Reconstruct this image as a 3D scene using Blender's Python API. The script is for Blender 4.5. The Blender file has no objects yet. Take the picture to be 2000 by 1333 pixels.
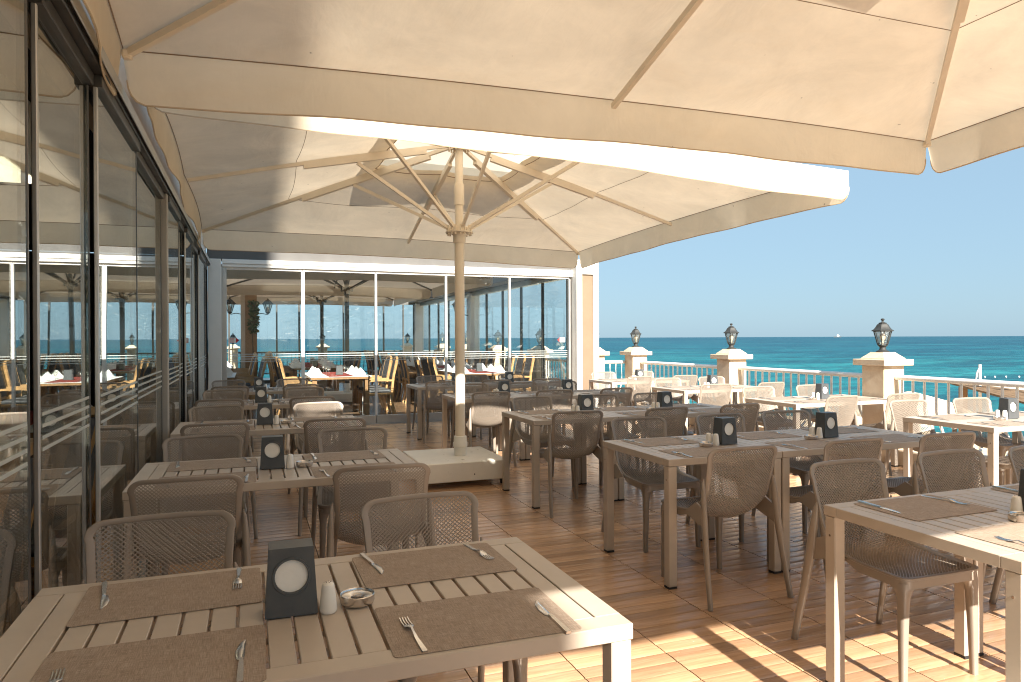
import bpy, math, random
from mathutils import Vector, Matrix
from mathutils import noise as mnoise

random.seed(7)
R = math.radians
SC = bpy.context.scene
COL = SC.collection

# ------------------------------------------------------------------ camera
CAM_H = 1.434
cam_data = bpy.data.cameras.new('camera')
cam_data.sensor_width = 36.0
cam_data.lens = 24.77
cam_data.clip_start = 0.05
cam_data.clip_end = 60000.0
cam = bpy.data.objects.new('camera', cam_data)
COL.objects.link(cam)
cam.matrix_world = (Matrix.Translation((0, 0, CAM_H)) @ Matrix.Rotation(R(-20.4), 4, 'Z')
                    @ Matrix.Rotation(R(90 - 0.245), 4, 'X') @ Matrix.Rotation(R(-0.23), 4, 'Z'))
SC.camera = cam

# ------------------------------------------------------------------ sky, sun, exposure
SUN_EL, SUN_AZ = 33.0, 2.0           # light travels towards +Y, a little towards +X
world = bpy.data.worlds.new('World')
SC.world = world
world.use_nodes = True
wn = world.node_tree.nodes
wl = world.node_tree.links
wn.clear()
w_out = wn.new('ShaderNodeOutputWorld')
w_bg = wn.new('ShaderNodeBackground')
w_sky = wn.new('ShaderNodeTexSky')
w_sky.sky_type = 'NISHITA'
w_sky.sun_disc = False
w_sky.sun_elevation = R(SUN_EL)
w_sky.sun_rotation = R(180 + SUN_AZ)
w_sky.altitude = 0
w_sky.air_density = 1.0
w_sky.dust_density = 0.9
w_sky.ozone_density = 5.0
w_bg.inputs['Strength'].default_value = 0.05
w_gam = wn.new('ShaderNodeGamma')            # hazy coastal sky: flatter than the clear-air model
w_gam.inputs['Gamma'].default_value = 0.55
w_mul = wn.new('ShaderNodeMix')
w_mul.data_type = 'RGBA'
w_mul.blend_type = 'MULTIPLY'
w_mul.inputs[0].default_value = 1.0
w_mul.inputs[7].default_value = (0.52, 0.70, 0.77, 1)
wl.new(w_sky.outputs[0], w_gam.inputs['Color'])
wl.new(w_gam.outputs[0], w_mul.inputs[6])
w_haze = wn.new('ShaderNodeMix')             # even pale haze over the whole sky
w_haze.data_type = 'RGBA'
w_haze.inputs[0].default_value = 0.60
w_haze.inputs[7].default_value = (1.16, 1.60, 1.99, 1)
wl.new(w_mul.outputs[2], w_haze.inputs[6])
wl.new(w_haze.outputs[2], w_bg.inputs['Color'])
wl.new(w_bg.outputs[0], w_out.inputs['Surface'])

sun_data = bpy.data.lights.new('sun', 'SUN')
sun_data.energy = 2.0
sun_data.angle = R(0.55)
sun_data.color = (1.0, 0.905, 0.78)
sun = bpy.data.objects.new('sun', sun_data)
COL.objects.link(sun)
_d = Vector((math.sin(R(SUN_AZ)) * math.cos(R(SUN_EL)), math.cos(R(SUN_AZ)) * math.cos(R(SUN_EL)), -math.sin(R(SUN_EL))))
sun.rotation_euler = _d.to_track_quat('-Z', 'Y').to_euler()
sun.location = (-2, -20, 30)

SC.view_settings.view_transform = 'Standard'
SC.view_settings.look = 'None'
SC.view_settings.exposure = 3.08
SC.view_settings.gamma = 1.0
SC.view_settings.use_curve_mapping = False
SC.render.engine = 'CYCLES'
SC.cycles.use_denoising = True
SC.cycles.filter_width = 1.1
SC.cycles.transparent_max_bounces = 40
SC.cycles.max_bounces = 14
SC.cycles.diffuse_bounces = 8
SC.cycles.glossy_bounces = 5
SC.cycles.transmission_bounces = 6
SC.cycles.sample_clamp_indirect = 8.0

# ------------------------------------------------------------------ object helpers
def link(o, parent=None):
    COL.objects.link(o)
    if parent is not None:
        o.parent = parent
    return o

def tag(o, label=None, cat=None, group=None, kind=None):
    if label:
        o['label'] = label
    if cat:
        o['category'] = cat
    if group:
        o['group'] = group
    if kind:
        o['kind'] = kind
    return o

def thing(name, label, cat, loc=(0, 0, 0), rz=0.0, group=None):
    o = bpy.data.objects.new(name, None)
    o.empty_display_size = 0.1
    o.location = loc
    o.rotation_euler = (0, 0, rz)
    link(o)
    return tag(o, label, cat, group)

def inst(name, mesh, parent=None, loc=(0, 0, 0), rz=0.0, label=None):
    o = bpy.data.objects.new(name, mesh)
    o.location = loc
    o.rotation_euler = (0, 0, rz)
    link(o, parent)
    if label:
        o['label'] = label
    return o

def copy_tree(src, loc, rz, label, kids=None):
    """a copy of a thing with copies of its parts and sub-parts, sharing mesh data"""
    r = src.copy()
    link(r)
    r.location = loc
    r.rotation_euler = (0, 0, rz)
    r['label'] = label
    for ch in (kids if kids is not None else list(src.children)):
        c = ch.copy()
        COL.objects.link(c)
        c.parent = r
        for g in list(ch.children):
            d = g.copy()
            COL.objects.link(d)
            d.parent = c
    return r

# ------------------------------------------------------------------ mesh builder
class MB:
    def __init__(self):
        self.v = []
        self.f = []

    def add(self, verts, faces):
        o = len(self.v)
        self.v.extend([tuple(p) for p in verts])
        self.f.extend([tuple(i + o for i in fc) for fc in faces])

    def box(self, x0, x1, y0, y1, z0, z1, b=0.0):
        if b <= 0:
            self.add([(x0, y0, z0), (x1, y0, z0), (x1, y1, z0), (x0, y1, z0), (x0, y0, z1), (x1, y0, z1), (x1, y1, z1), (x0, y1, z1)],
                     [(3, 2, 1, 0), (4, 5, 6, 7), (0, 1, 5, 4), (1, 2, 6, 5), (2, 3, 7, 6), (3, 0, 4, 7)])
            return
        X, Y, Z = (x0, x1), (y0, y1), (z0, z1)
        sg = (1, -1)
        vs, idx = [], {}
        for i in (0, 1):
            for j in (0, 1):
                for k in (0, 1):
                    for ax in range(3):      # vertex lying on the face normal to ax
                        p = [X[i] + sg[i] * b, Y[j] + sg[j] * b, Z[k] + sg[k] * b]
                        p[ax] = (X[i], Y[j], Z[k])[ax]
                        idx[(i, j, k, ax)] = len(vs)
                        vs.append(p)
        fs = []
        q = ((0, 0), (1, 0), (1, 1), (0, 1))
        for s in (0, 1):
            a = [idx[(s, m, n, 0)] for m, n in q]
            fs.append(a if s else a[::-1])
            a = [idx[(m, s, n, 1)] for m, n in q]
            fs.append(a[::-1] if s else a)
            a = [idx[(m, n, s, 2)] for m, n in q]
            fs.append(a if s else a[::-1])
        for m in (0, 1):
            for n in (0, 1):
                e = [idx[(0, m, n, 1)], idx[(1, m, n, 1)], idx[(1, m, n, 2)], idx[(0, m, n, 2)]]
                fs.append(e if (m == 0) == (n == 1) else e[::-1])
                e = [idx[(m, 0, n, 0)], idx[(m, 1, n, 0)], idx[(m, 1, n, 2)], idx[(m, 0, n, 2)]]
                fs.append(e[::-1] if (m == 0) == (n == 1) else e)
                e = [idx[(m, n, 0, 0)], idx[(m, n, 1, 0)], idx[(m, n, 1, 1)], idx[(m, n, 0, 1)]]
                fs.append(e if (m == 0) == (n == 1) else e[::-1])
        for i in (0, 1):
            for j in (0, 1):
                for k in (0, 1):
                    t = [idx[(i, j, k, 0)], idx[(i, j, k, 1)], idx[(i, j, k, 2)]]
                    fs.append(t if (i + j + k) % 2 == 1 else t[::-1])
        self.add(vs, fs)

    def loft(self, rings, cap=True, closed=True):
        n = len(rings[0])
        o = len(self.v)
        for r in rings:
            self.v.extend([tuple(p) for p in r])
        for i in range(len(rings) - 1):
            a, b = o + i * n, o + (i + 1) * n
            for j in range(n if closed else n - 1):
                k = (j + 1) % n
                self.f.append((a + j, a + k, b + k, b + j))
        if cap and closed:
            self.f.append(tuple(o + j for j in range(n))[::-1])
            self.f.append(tuple(o + (len(rings) - 1) * n + j for j in range(n)))

    def lathe(self, prof, c=(0, 0, 0), n=16, cap=True, rot=0.0):
        rings = []
        for r, z in prof:
            rings.append([(c[0] + r * math.cos(2 * math.pi * j / n + rot), c[1] + r * math.sin(2 * math.pi * j / n + rot), c[2] + z) for j in range(n)])
        self.loft(rings, cap)

    def tube(self, pts, rad, n=8, cap=True, sx=1.0, up=(0, 0, 1), rect=False):
        """sweep along points; rad number or list; sx = width factor; rect = box section"""
        pts = [Vector(p) for p in pts]
        rr = rad if isinstance(rad, (list, tuple)) else [rad] * len(pts)
        rings = []
        U = Vector(up)
        for i, p in enumerate(pts):
            t = (pts[min(i + 1, len(pts) - 1)] - pts[max(i - 1, 0)]).normalized()
            side = t.cross(U)
            if side.length < 1e-4:
                side = t.cross(Vector((0, 1, 0)))
            side.normalize()
            nn = side.cross(t).normalized()
            if rect:
                rings.append([p + side * (rr[i] * sx * a) + nn * (rr[i] * b) for a, b in ((-1, -1), (1, -1), (1, 1), (-1, 1))])
            else:
                rings.append([p + side * (rr[i] * sx * math.cos(2 * math.pi * j / n)) + nn * (rr[i] * math.sin(2 * math.pi * j / n)) for j in range(n)])
        self.loft(rings, cap)

    def mesh(self, name, m, smooth=None, clean=True):
        me = bpy.data.meshes.new(name)
        me.from_pydata(self.v, [], self.f)
        me.materials.append(m)
        if smooth is not None:
            me.shade_smooth()
            me.set_sharp_from_angle(angle=R(smooth))
        me.update()
        return me

    def obj(self, name, m, parent=None, smooth=None, loc=(0, 0, 0), rz=0.0):
        return inst(name, self.mesh(name, m, smooth), parent, loc, rz)

def box_obj(name, m, x0, x1, y0, y1, z0, z1, parent=None, b=0.0):
    q = MB()
    q.box(x0, x1, y0, y1, z0, z1, b)
    return q.obj(name, m, parent)

# ------------------------------------------------------------------ materials
class NT:
    def __init__(self, name):
        self.m = bpy.data.materials.new(name)
        self.m.use_nodes = True
        self.n = self.m.node_tree.nodes
        self.l = self.m.node_tree.links
        self.n.clear()
        self.out = self.n.new('ShaderNodeOutputMaterial')

    def node(self, t, **kw):
        nd = self.n.new(t)
        for k, v in kw.items():
            if k.startswith('i_'):
                nd.inputs[k[2:].replace('_', ' ')].default_value = v
            else:
                setattr(nd, k, v)
        return nd

    def link(self, a, b):
        self.l.new(a, b)

    def math(self, op, a, b=None, c=None):
        nd = self.n.new('ShaderNodeMath')
        nd.operation = op
        for i, x in enumerate((a, b, c)):
            if x is None:
                continue
            if isinstance(x, (int, float)):
                nd.inputs[i].default_value = x
            else:
                self.l.new(x, nd.inputs[i])
        return nd.outputs[0]

    def mix(self, fac, a, b, blend='MIX'):
        nd = self.n.new('ShaderNodeMix')
        nd.data_type = 'RGBA'
        nd.blend_type = blend
        for s, x in ((0, fac), (6, a), (7, b)):
            if isinstance(x, (int, float)):
                nd.inputs[s].default_value = x
            elif isinstance(x, tuple):
                nd.inputs[s].default_value = (x[0], x[1], x[2], 1)
            else:
                self.l.new(x, nd.inputs[s])
        return nd.outputs[2]

    def noise(self, scale, detail=4, rough=0.55, vec=None, dist=0.0):
        nd = self.n.new('ShaderNodeTexNoise')
        nd.inputs['Scale'].default_value = scale
        nd.inputs['Detail'].default_value = detail
        nd.inputs['Roughness'].default_value = rough
        nd.inputs['Distortion'].default_value = dist
        if vec is not None:
            self.l.new(vec, nd.inputs['Vector'])
        return nd.outputs[0]

    def ramp(self, x, stops):
        nd = self.n.new('ShaderNodeValToRGB')
        els = nd.color_ramp.elements
        while len(els) < len(stops):
            els.new(0.5)
        for e, (p, c) in zip(els, stops):
            e.position = p
            e.color = (c[0], c[1], c[2], 1) if isinstance(c, tuple) else (c, c, c, 1)
        self.l.new(x, nd.inputs[0])
        return nd.outputs[0]

    def pos(self):
        return self.n.new('ShaderNodeNewGeometry').outputs['Position']

    def objco(self):
        return self.n.new('ShaderNodeTexCoord').outputs['Object']

    def mapping(self, vec, scale=(1, 1, 1), rot=(0, 0, 0)):
        nd = self.n.new('ShaderNodeMapping')
        nd.inputs['Scale'].default_value = scale
        nd.inputs['Rotation'].default_value = rot
        self.l.new(vec, nd.inputs['Vector'])
        return nd.outputs[0]

    def bump(self, h, strength=0.3, dist=0.01):
        nd = self.n.new('ShaderNodeBump')
        nd.inputs['Strength'].default_value = strength
        nd.inputs['Distance'].default_value = dist
        self.l.new(h, nd.inputs['Height'])
        return nd.outputs[0]

    def bsdf(self, col, rough=0.5, metal=0.0, spec=0.5, normal=None, **kw):
        nd = self.n.new('ShaderNodeBsdfPrincipled')
        if isinstance(col, tuple):
            nd.inputs['Base Color'].default_value = (col[0], col[1], col[2], 1)
        else:
            self.l.new(col, nd.inputs['Base Color'])
        if isinstance(rough, (int, float)):
            nd.inputs['Roughness'].default_value = rough
        else:
            self.l.new(rough, nd.inputs['Roughness'])
        nd.inputs['Metallic'].default_value = metal
        nd.inputs['Specular IOR Level'].default_value = spec
        if normal is not None:
            self.l.new(normal, nd.inputs['Normal'])
        for k, v in kw.items():
            nd.inputs[k.replace('_', ' ')].default_value = v
        return nd.outputs[0]

    def done(self, sh):
        self.l.new(sh, self.out.inputs['Surface'])
        return self.m

def plain(name, col, rough=0.5, metal=0.0, spec=0.5, var=0.12, scale=6.0, bump=0.0, bscale=200.0):
    t = NT(name)
    n = t.noise(scale, 5, 0.6, t.objco())
    dark = tuple(c * (1 - var) for c in col)
    lite = tuple(min(1, c * (1 + var)) for c in col)
    c = t.ramp(n, [(0.3, dark), (0.7, lite)])
    nr = t.math('ADD', t.math('MULTIPLY', t.noise(scale * 2.3, 4, 0.6, t.objco()), 0.16), rough - 0.08)
    nm = t.bump(t.noise(bscale, 2, 0.5, t.objco()), bump, 0.002) if bump else None
    return t.done(t.bsdf(c, nr, metal, spec, nm))

M = {}
M['taupe_plastic'] = plain('taupe_plastic', (0.268, 0.228, 0.190), 0.36, 0, 0.5, 0.11, 4, 0.06, 500)
M['taupe_paint'] = plain('taupe_paint', (0.450, 0.388, 0.325), 0.40, 0, 0.5, 0.09, 3, 0.05, 700)
M['black_rubber'] = plain('black_rubber', (0.02, 0.02, 0.02), 0.7)
M['dispenser_plastic'] = plain('dispenser_plastic', (0.075, 0.082, 0.088), 0.42, 0, 0.4, 0.15, 9, 0.08, 600)
M['paper'] = plain('paper', (0.80, 0.79, 0.75), 0.9, 0, 0.1, 0.04, 25, 0.15, 120)
M['ceramic'] = plain('ceramic', (0.78, 0.76, 0.71), 0.22, 0, 0.5, 0.03)
M['steel'] = plain('steel', (0.66, 0.63, 0.60), 0.24, 1.0, 0.5, 0.06, 14)
M['alu'] = plain('alu', (0.50, 0.50, 0.49), 0.38, 0.75, 0.5, 0.08, 5)
M['alu_dark'] = plain('alu_dark', (0.085, 0.083, 0.080), 0.35, 0.5, 0.5, 0.15, 5)
M['alu_white'] = plain('alu_white', (0.76, 0.745, 0.71), 0.42, 0, 0.5, 0.03, 4)
M['fascia_grey'] = plain('fascia_grey', (0.115, 0.113, 0.11), 0.7, 0, 0.3, 0.1, 3)
M['post_grey'] = plain('post_grey', (0.33, 0.315, 0.29), 0.5, 0, 0.4, 0.08, 3)
M['fascia_beige'] = plain('fascia_beige', (0.46, 0.375, 0.29), 0.55, 0, 0.4, 0.1, 3)
M['white_plaster'] = plain('white_plaster', (0.72, 0.70, 0.655), 0.85, 0, 0.2, 0.05, 2.5, 0.2, 90)
M['peach_plaster'] = plain('peach_plaster', (0.205, 0.150, 0.105), 0.85, 0, 0.2, 0.08, 2.5, 0.2, 90)
M['hotel_plaster'] = plain('hotel_plaster', (0.62, 0.54, 0.44), 0.9, 0, 0.2, 0.08, 0.8)
M['frame_paint'] = plain('frame_paint', (0.74, 0.66, 0.54), 0.45, 0, 0.5, 0.05, 5)
M['base_paint'] = plain('base_paint', (0.76, 0.74, 0.68), 0.30, 0, 0.5, 0.06, 4, 0.03, 90)
M['rail_paint'] = plain('rail_paint', (0.82, 0.81, 0.79), 0.35, 0, 0.5, 0.04, 4)
M['pewter'] = plain('pewter', (0.030, 0.032, 0.032), 0.6, 0.1, 0.5, 0.35, 30, 0.3, 180)
M['black_iron'] = plain('black_iron', (0.02, 0.022, 0.022), 0.45, 0.2, 0.5, 0.2, 20)
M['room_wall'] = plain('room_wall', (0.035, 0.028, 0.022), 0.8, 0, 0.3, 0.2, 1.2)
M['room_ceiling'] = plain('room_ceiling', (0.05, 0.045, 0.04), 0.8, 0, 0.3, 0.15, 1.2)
M['chair_wood'] = plain('chair_wood', (0.46, 0.265, 0.115), 0.35, 0, 0.5, 0.22, 12)
M['table_wood'] = plain('table_wood', (0.27, 0.15, 0.07), 0.4, 0, 0.5, 0.2, 8)
M['cushion_grey'] = plain('cushion_grey', (0.10, 0.10, 0.105), 0.9, 0, 0.2, 0.3, 26, 0.3, 300)
M['red_cloth'] = plain('red_cloth', (0.26, 0.05, 0.04), 0.85, 0, 0.2, 0.15, 9)
M['white_cloth'] = plain('white_cloth', (0.78, 0.78, 0.77), 0.9, 0, 0.2, 0.03, 9)
M['ink_red'] = plain('ink_red', (0.55, 0.03, 0.03), 0.6)
M['leaf'] = plain('leaf', (0.05, 0.085, 0.025), 0.55, 0, 0.4, 0.4, 8)
M['bark'] = plain('bark', (0.11, 0.08, 0.055), 0.9, 0, 0.2, 0.3, 6)
M['paving'] = plain('hotel_paving', (0.50, 0.44, 0.36), 0.85, 0, 0.3, 0.15, 1.5)
M['garden'] = plain('garden_ground', (0.10, 0.10, 0.05), 0.95, 0, 0.1, 0.3, 0.3)
M['sand'] = plain('sand', (0.56, 0.45, 0.31), 0.95, 0, 0.1, 0.15, 1.5, 0.5, 12)
M['thatch'] = plain('thatch', (0.14, 0.095, 0.06), 0.9, 0, 0.1, 0.35, 9)
M['grout'] = plain('grout', (0.055, 0.036, 0.024), 0.9, 0, 0.1)
M['buoy_white'] = plain('buoy_white', (0.8, 0.78, 0.75), 0.5)
M['window_dark'] = plain('window_dark', (0.03, 0.04, 0.05), 0.12, 0, 0.5)

def woven():
    t = NT('woven_mat')
    co = t.objco()
    a = t.noise(1.0, 3, 0.7, t.mapping(co, (26, 620, 1)))
    b = t.noise(1.0, 3, 0.7, t.mapping(co, (620, 26, 1)))
    h = t.math('ADD', a, b)
    big = t.noise(14, 3, 0.6, co)
    c = t.ramp(t.math('MULTIPLY', t.math('ADD', h, t.math('MULTIPLY', big, 0.25)), 0.5), [(0.36, (0.154, 0.116, 0.088)), (0.52, (0.275, 0.216, 0.171)), (0.70, (0.443, 0.367, 0.302))])
    return t.done(t.bsdf(c, 0.72, 0, 0.3, t.bump(h, 0.35, 0.002)))
M['woven'] = woven()

def floor_mat(name, plank, tile, dark=False):
    t = NT(name)
    p = t.pos()
    sep = t.node('ShaderNodeSeparateXYZ')
    t.link(p, sep.inputs[0])
    ix = t.math('FLOOR', t.math('DIVIDE', t.math('ADD', sep.outputs[0], 0.935), tile))
    iy = t.math('FLOOR', t.math('DIVIDE', t.math('ADD', sep.outputs[1], 3.0), plank))
    cmb = t.node('ShaderNodeCombineXYZ')
    t.link(ix, cmb.inputs[0])
    t.link(iy, cmb.inputs[1])
    wnz = t.node('ShaderNodeTexWhiteNoise')
    wnz.noise_dimensions = '2D'
    t.link(cmb.outputs[0], wnz.inputs['Vector'])
    rnd = wnz.outputs['Value']
    off = t.node('ShaderNodeVectorMath')
    off.operation = 'SCALE'
    t.link(wnz.outputs['Color'], off.inputs[0])
    off.inputs['Scale'].default_value = 40.0
    add = t.node('ShaderNodeVectorMath')
    add.operation = 'ADD'
    t.link(p, add.inputs[0])
    t.link(off.outputs[0], add.inputs[1])
    g = t.noise(1.0, 6, 0.62, t.mapping(add.outputs[0], (2.6, 34, 1)), 1.3)
    fine = t.noise(1.0, 3, 0.7, t.mapping(add.outputs[0], (12, 260, 1)))
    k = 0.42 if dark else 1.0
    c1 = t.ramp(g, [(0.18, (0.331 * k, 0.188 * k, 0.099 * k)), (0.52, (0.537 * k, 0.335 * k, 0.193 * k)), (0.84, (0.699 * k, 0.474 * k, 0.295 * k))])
    c2 = t.mix(t.math('MULTIPLY', fine, 0.35), c1, (0.333 * k, 0.178 * k, 0.099 * k))
    tone = t.ramp(rnd, [(0.0, 0.72), (0.5, 0.98), (1.0, 1.22)])
    c3 = t.mix(1.0, c2, tone, 'MULTIPLY')
    dirt = t.noise(0.9, 5, 0.65, p)
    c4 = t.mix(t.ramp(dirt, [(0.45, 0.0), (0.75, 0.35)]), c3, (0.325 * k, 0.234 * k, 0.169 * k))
    spots = t.ramp(t.noise(55, 2, 0.5, p), [(0.755, 0.0), (0.775, 0.6)])
    c5 = t.mix(spots, c4, (0.62, 0.56, 0.48))
    rough = t.math('ADD', t.math('MULTIPLY', t.noise(3.5, 4, 0.6, p), 0.20), 0.13)
    h = t.math('ADD', t.math('MULTIPLY', g, 0.6), t.math('MULTIPLY', fine, 0.5))
    return t.done(t.bsdf(c5, rough, 0, 1.0, t.bump(h, 0.22, 0.0025)))
M['floor'] = floor_mat('wood_look_tile', 0.09, 0.45)
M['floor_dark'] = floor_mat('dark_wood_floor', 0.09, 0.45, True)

def fabric(name, col, trans=0.38, stain=0.12):
    t = NT(name)
    co = t.objco()
    n = t.noise(1.6, 6, 0.65, co, 0.5)
    st = t.noise(1.0, 5, 0.7, t.mapping(co, (0.8, 0.8, 3.0)), 1.0)
    dk = tuple(c * (1 - stain) for c in col)
    c = t.ramp(n, [(0.30, dk), (0.70, col)])
    c = t.mix(t.ramp(st, [(0.52, 0.0), (0.80, 0.30)]), c, (col[0] * 0.86, col[1] * 0.76, col[2] * 0.62))
    sp = t.ramp(t.noise(21, 1, 0.5, co), [(0.80, 0.0), (0.815, 0.55)])
    c = t.mix(sp, c, (0.24, 0.18, 0.13))
    weave = t.noise(1.0, 2, 0.5, t.mapping(co, (900, 900, 900)))
    fold = t.noise(1.5, 4, 0.55, co, 1.4)
    crease = t.noise(1.0, 5, 0.6, t.mapping(co, (7.0, 1.6, 2.0), (0, 0, 0.6)), 0.9)
    crease2 = t.noise(1.0, 5, 0.6, t.mapping(co, (1.6, 7.0, 2.0), (0, 0, 0.3)), 0.9)
    nm = t.bump(t.math('ADD', t.math('ADD', t.math('MULTIPLY', weave, 0.02), fold), t.math('MULTIPLY', t.math('ADD', crease, crease2), 0.22)), 0.42, 0.06)
    d = t.node('ShaderNodeBsdfDiffuse')
    t.link(c, d.inputs['Color'])
    t.link(nm, d.inputs['Normal'])
    tr = t.node('ShaderNodeBsdfTranslucent')
    t.link(c, tr.inputs['Color'])
    mx = t.node('ShaderNodeMixShader')
    mx.inputs[0].default_value = trans
    t.link(d.outputs[0], mx.inputs[1])
    t.link(tr.outputs[0], mx.inputs[2])
    return t.done(mx.outputs[0])
M['canvas'] = fabric('cream_canvas', (0.91, 0.80, 0.63), 0.225, 0.20)
M['canvas_valance'] = fabric('valance_canvas', (0.91, 0.81, 0.65), 0.40, 0.14)
M['canvas_vent'] = fabric('vent_canvas', (0.92, 0.83, 0.69), 0.52)
M['canvas_shaded'] = fabric('shaded_canvas', (0.62, 0.53, 0.43), 0.16)  # parasol cloth with the dining room's shade put into a darker colour
M['hem'] = plain('hem_binding', (0.55, 0.44, 0.31), 0.9)
M['seam'] = plain('seam_thread', (0.26, 0.18, 0.11), 0.9)

def glass(name, tint, boost=0.0, rough=0.0):
    t = NT(name)
    g = t.node('ShaderNodeNewGeometry')
    dt = t.node('ShaderNodeVectorMath')
    dt.operation = 'DOT_PRODUCT'
    t.link(g.outputs['Incoming'], dt.inputs[0])
    t.link(g.outputs['Normal'], dt.inputs[1])
    c = t.math('ABSOLUTE', dt.outputs['Value'])
    f = t.math('ADD', t.math('MULTIPLY', t.math('POWER', t.math('SUBTRACT', 1.0, c), 5.0), 0.96 - boost), 0.04 + boost)
    tr = t.node('ShaderNodeBsdfTransparent')
    tr.inputs['Color'].default_value = (*tint, 1)
    gl = t.node('ShaderNodeBsdfGlossy')
    gl.inputs['Color'].default_value = (0.96, 0.98, 0.97, 1)
    gl.inputs['Roughness'].default_value = rough
    nz = t.noise(0.55, 2, 0.5, t.pos())
    t.link(t.bump(nz, 0.06, 0.05), gl.inputs['Normal'])
    mx = t.node('ShaderNodeMixShader')
    t.link(f, mx.inputs[0])
    t.link(tr.outputs[0], mx.inputs[1])
    t.link(gl.outputs[0], mx.inputs[2])
    return t.done(mx.outputs[0])
M['glass'] = glass('clear_glass', (0.95, 0.975, 0.975))
M['glass_coated'] = glass('coated_glass', (0.90, 0.93, 0.92), 0.28)
M['glass_lens'] = glass('lantern_glass', (0.80, 0.80, 0.77), 0.12, 0.25)
def film():
    t = NT('frosted_film')
    tr = t.node('ShaderNodeBsdfTransparent')
    d = t.node('ShaderNodeBsdfDiffuse')
    d.inputs['Color'].default_value = (0.72, 0.76, 0.75, 1)
    tl = t.node('ShaderNodeBsdfTranslucent')
    tl.inputs['Color'].default_value = (0.72, 0.76, 0.75, 1)
    m1 = t.node('ShaderNodeMixShader')
    m1.inputs[0].default_value = 0.4
    t.link(d.outputs[0], m1.inputs[1])
    t.link(tl.outputs[0], m1.inputs[2])
    m2 = t.node('ShaderNodeMixShader')
    m2.inputs[0].default_value = 0.62
    t.link(tr.outputs[0], m2.inputs[1])
    t.link(m1.outputs[0], m2.inputs[2])
    return t.done(m2.outputs[0])
M['frost'] = film()

def marble():
    t = NT('cream_marble')
    co = t.pos()
    n = t.noise(3.2, 7, 0.68, co, 1.8)
    v = t.noise(7.0, 5, 0.6, co, 3.0)
    c = t.ramp(n, [(0.18, (0.52, 0.38, 0.25)), (0.5, (0.62, 0.50, 0.37)), (0.75, (0.69, 0.59, 0.46))])
    c = t.mix(t.ramp(v, [(0.60, 0.0), (0.72, 0.5)]), c, (0.45, 0.31, 0.19))
    return t.done(t.bsdf(c, 0.4, 0, 0.5))
M['marble'] = marble()

def sea():
    t = NT('sea_water')
    p = t.pos()
    sep = t.node('ShaderNodeSeparateXYZ')
    t.link(p, sep.inputs[0])
    ln = t.node('ShaderNodeVectorMath')
    ln.operation = 'LENGTH'
    t.link(p, ln.inputs[0])
    lg = t.math('LOGARITHM', ln.outputs['Value'], 10.0)
    bands = t.noise(1.0, 5, 0.6, t.mapping(p, (0.006, 0.022, 1), (0, 0, 0.35)), 0.6)
    k = t.math('ADD', t.math('MULTIPLY', t.math('SUBTRACT', lg, 1.5), 0.50), t.math('MULTIPLY', t.math('SUBTRACT', bands, 0.5), 0.55))
    c = t.ramp(k, [(0.0, (0.014, 0.200, 0.215)), (0.28, (0.005, 0.140, 0.172)), (0.55, (0.003, 0.085, 0.132)), (0.85, (0.003, 0.056, 0.104))])
    rip = t.noise(1.0, 9, 0.72, t.mapping(p, (0.05, 0.12, 1), (0, 0, 0.35)), 0.4)
    rip2 = t.noise(1.0, 4, 0.6, t.mapping(p, (0.5, 1.8, 1), (0, 0, 0.30)), 0.3)
    c = t.mix(t.ramp(rip, [(0.38, 0.80), (0.54, 0.0)]), c, (0.002, 0.034, 0.062))
    big = t.noise(1.0, 8, 0.7, t.mapping(p, (0.010, 0.028, 1), (0, 0, 0.25)), 0.5)
    c = t.mix(t.ramp(big, [(0.40, 0.75), (0.50, 0.0)]), c, (0.002, 0.050, 0.085))
    c = t.mix(t.ramp(big, [(0.52, 0.0), (0.66, 0.5)]), c, (0.030, 0.24, 0.25))
    foam = t.math('MULTIPLY', t.ramp(t.noise(1.0, 6, 0.75, t.mapping(p, (0.06, 0.22, 1), (0, 0, 0.35)), 0.5), [(0.705, 0.0), (0.735, 1.0)]), 0.75)
    c = t.mix(foam, c, (0.75, 0.78, 0.78))
    h = t.math('ADD', t.math('MULTIPLY', rip, 1.0), t.math('MULTIPLY', rip2, 0.3))
    chop = t.noise(1.0, 6, 0.7, t.mapping(p, (0.22, 0.55, 1), (0, 0, 0.3)), 0.6)
    c = t.mix(t.ramp(chop, [(0.40, 0.55), (0.52, 0.0)]), c, (0.002, 0.045, 0.075))
    c = t.mix(t.ramp(chop, [(0.58, 0.0), (0.70, 0.55)]), c, (0.06, 0.28, 0.30))
    nm = t.bump(h, 0.9, 1.2)
    return t.done(t.bsdf(c, 0.38, 0, 0.07, nm))
M['sea'] = sea()
def emit(name, col, s):
    t = NT(name)
    e = t.node('ShaderNodeEmission')
    e.inputs['Color'].default_value = (*col, 1)
    e.inputs['Strength'].default_value = s
    return t.done(e.outputs[0])
M['bulb'] = plain('bulb_glass', (0.75, 0.68, 0.52), 0.3)
M['lit_panel'] = emit('lit_ceiling_panel', (1.0, 0.90, 0.60), 0.45)

# ================================================================== SETTING
FLOOR_X0, FLOOR_X1, FLOOR_Y0, FLOOR_Y1 = -0.605, 6.73, -3.0, 11.86

def struct(name, mb, m, parent=None, smooth=None):
    o = mb.obj(name, m, parent, smooth)
    if parent is None:
        o['kind'] = 'structure'
    return o

q = MB(); q.box(FLOOR_X0 - 0.05, FLOOR_X1 + 0.6, FLOOR_Y0 - 1.0, FLOOR_Y1 + 0.2, -0.30, -0.012)
floor = struct('terrace_floor', q, M['grout'])

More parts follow.
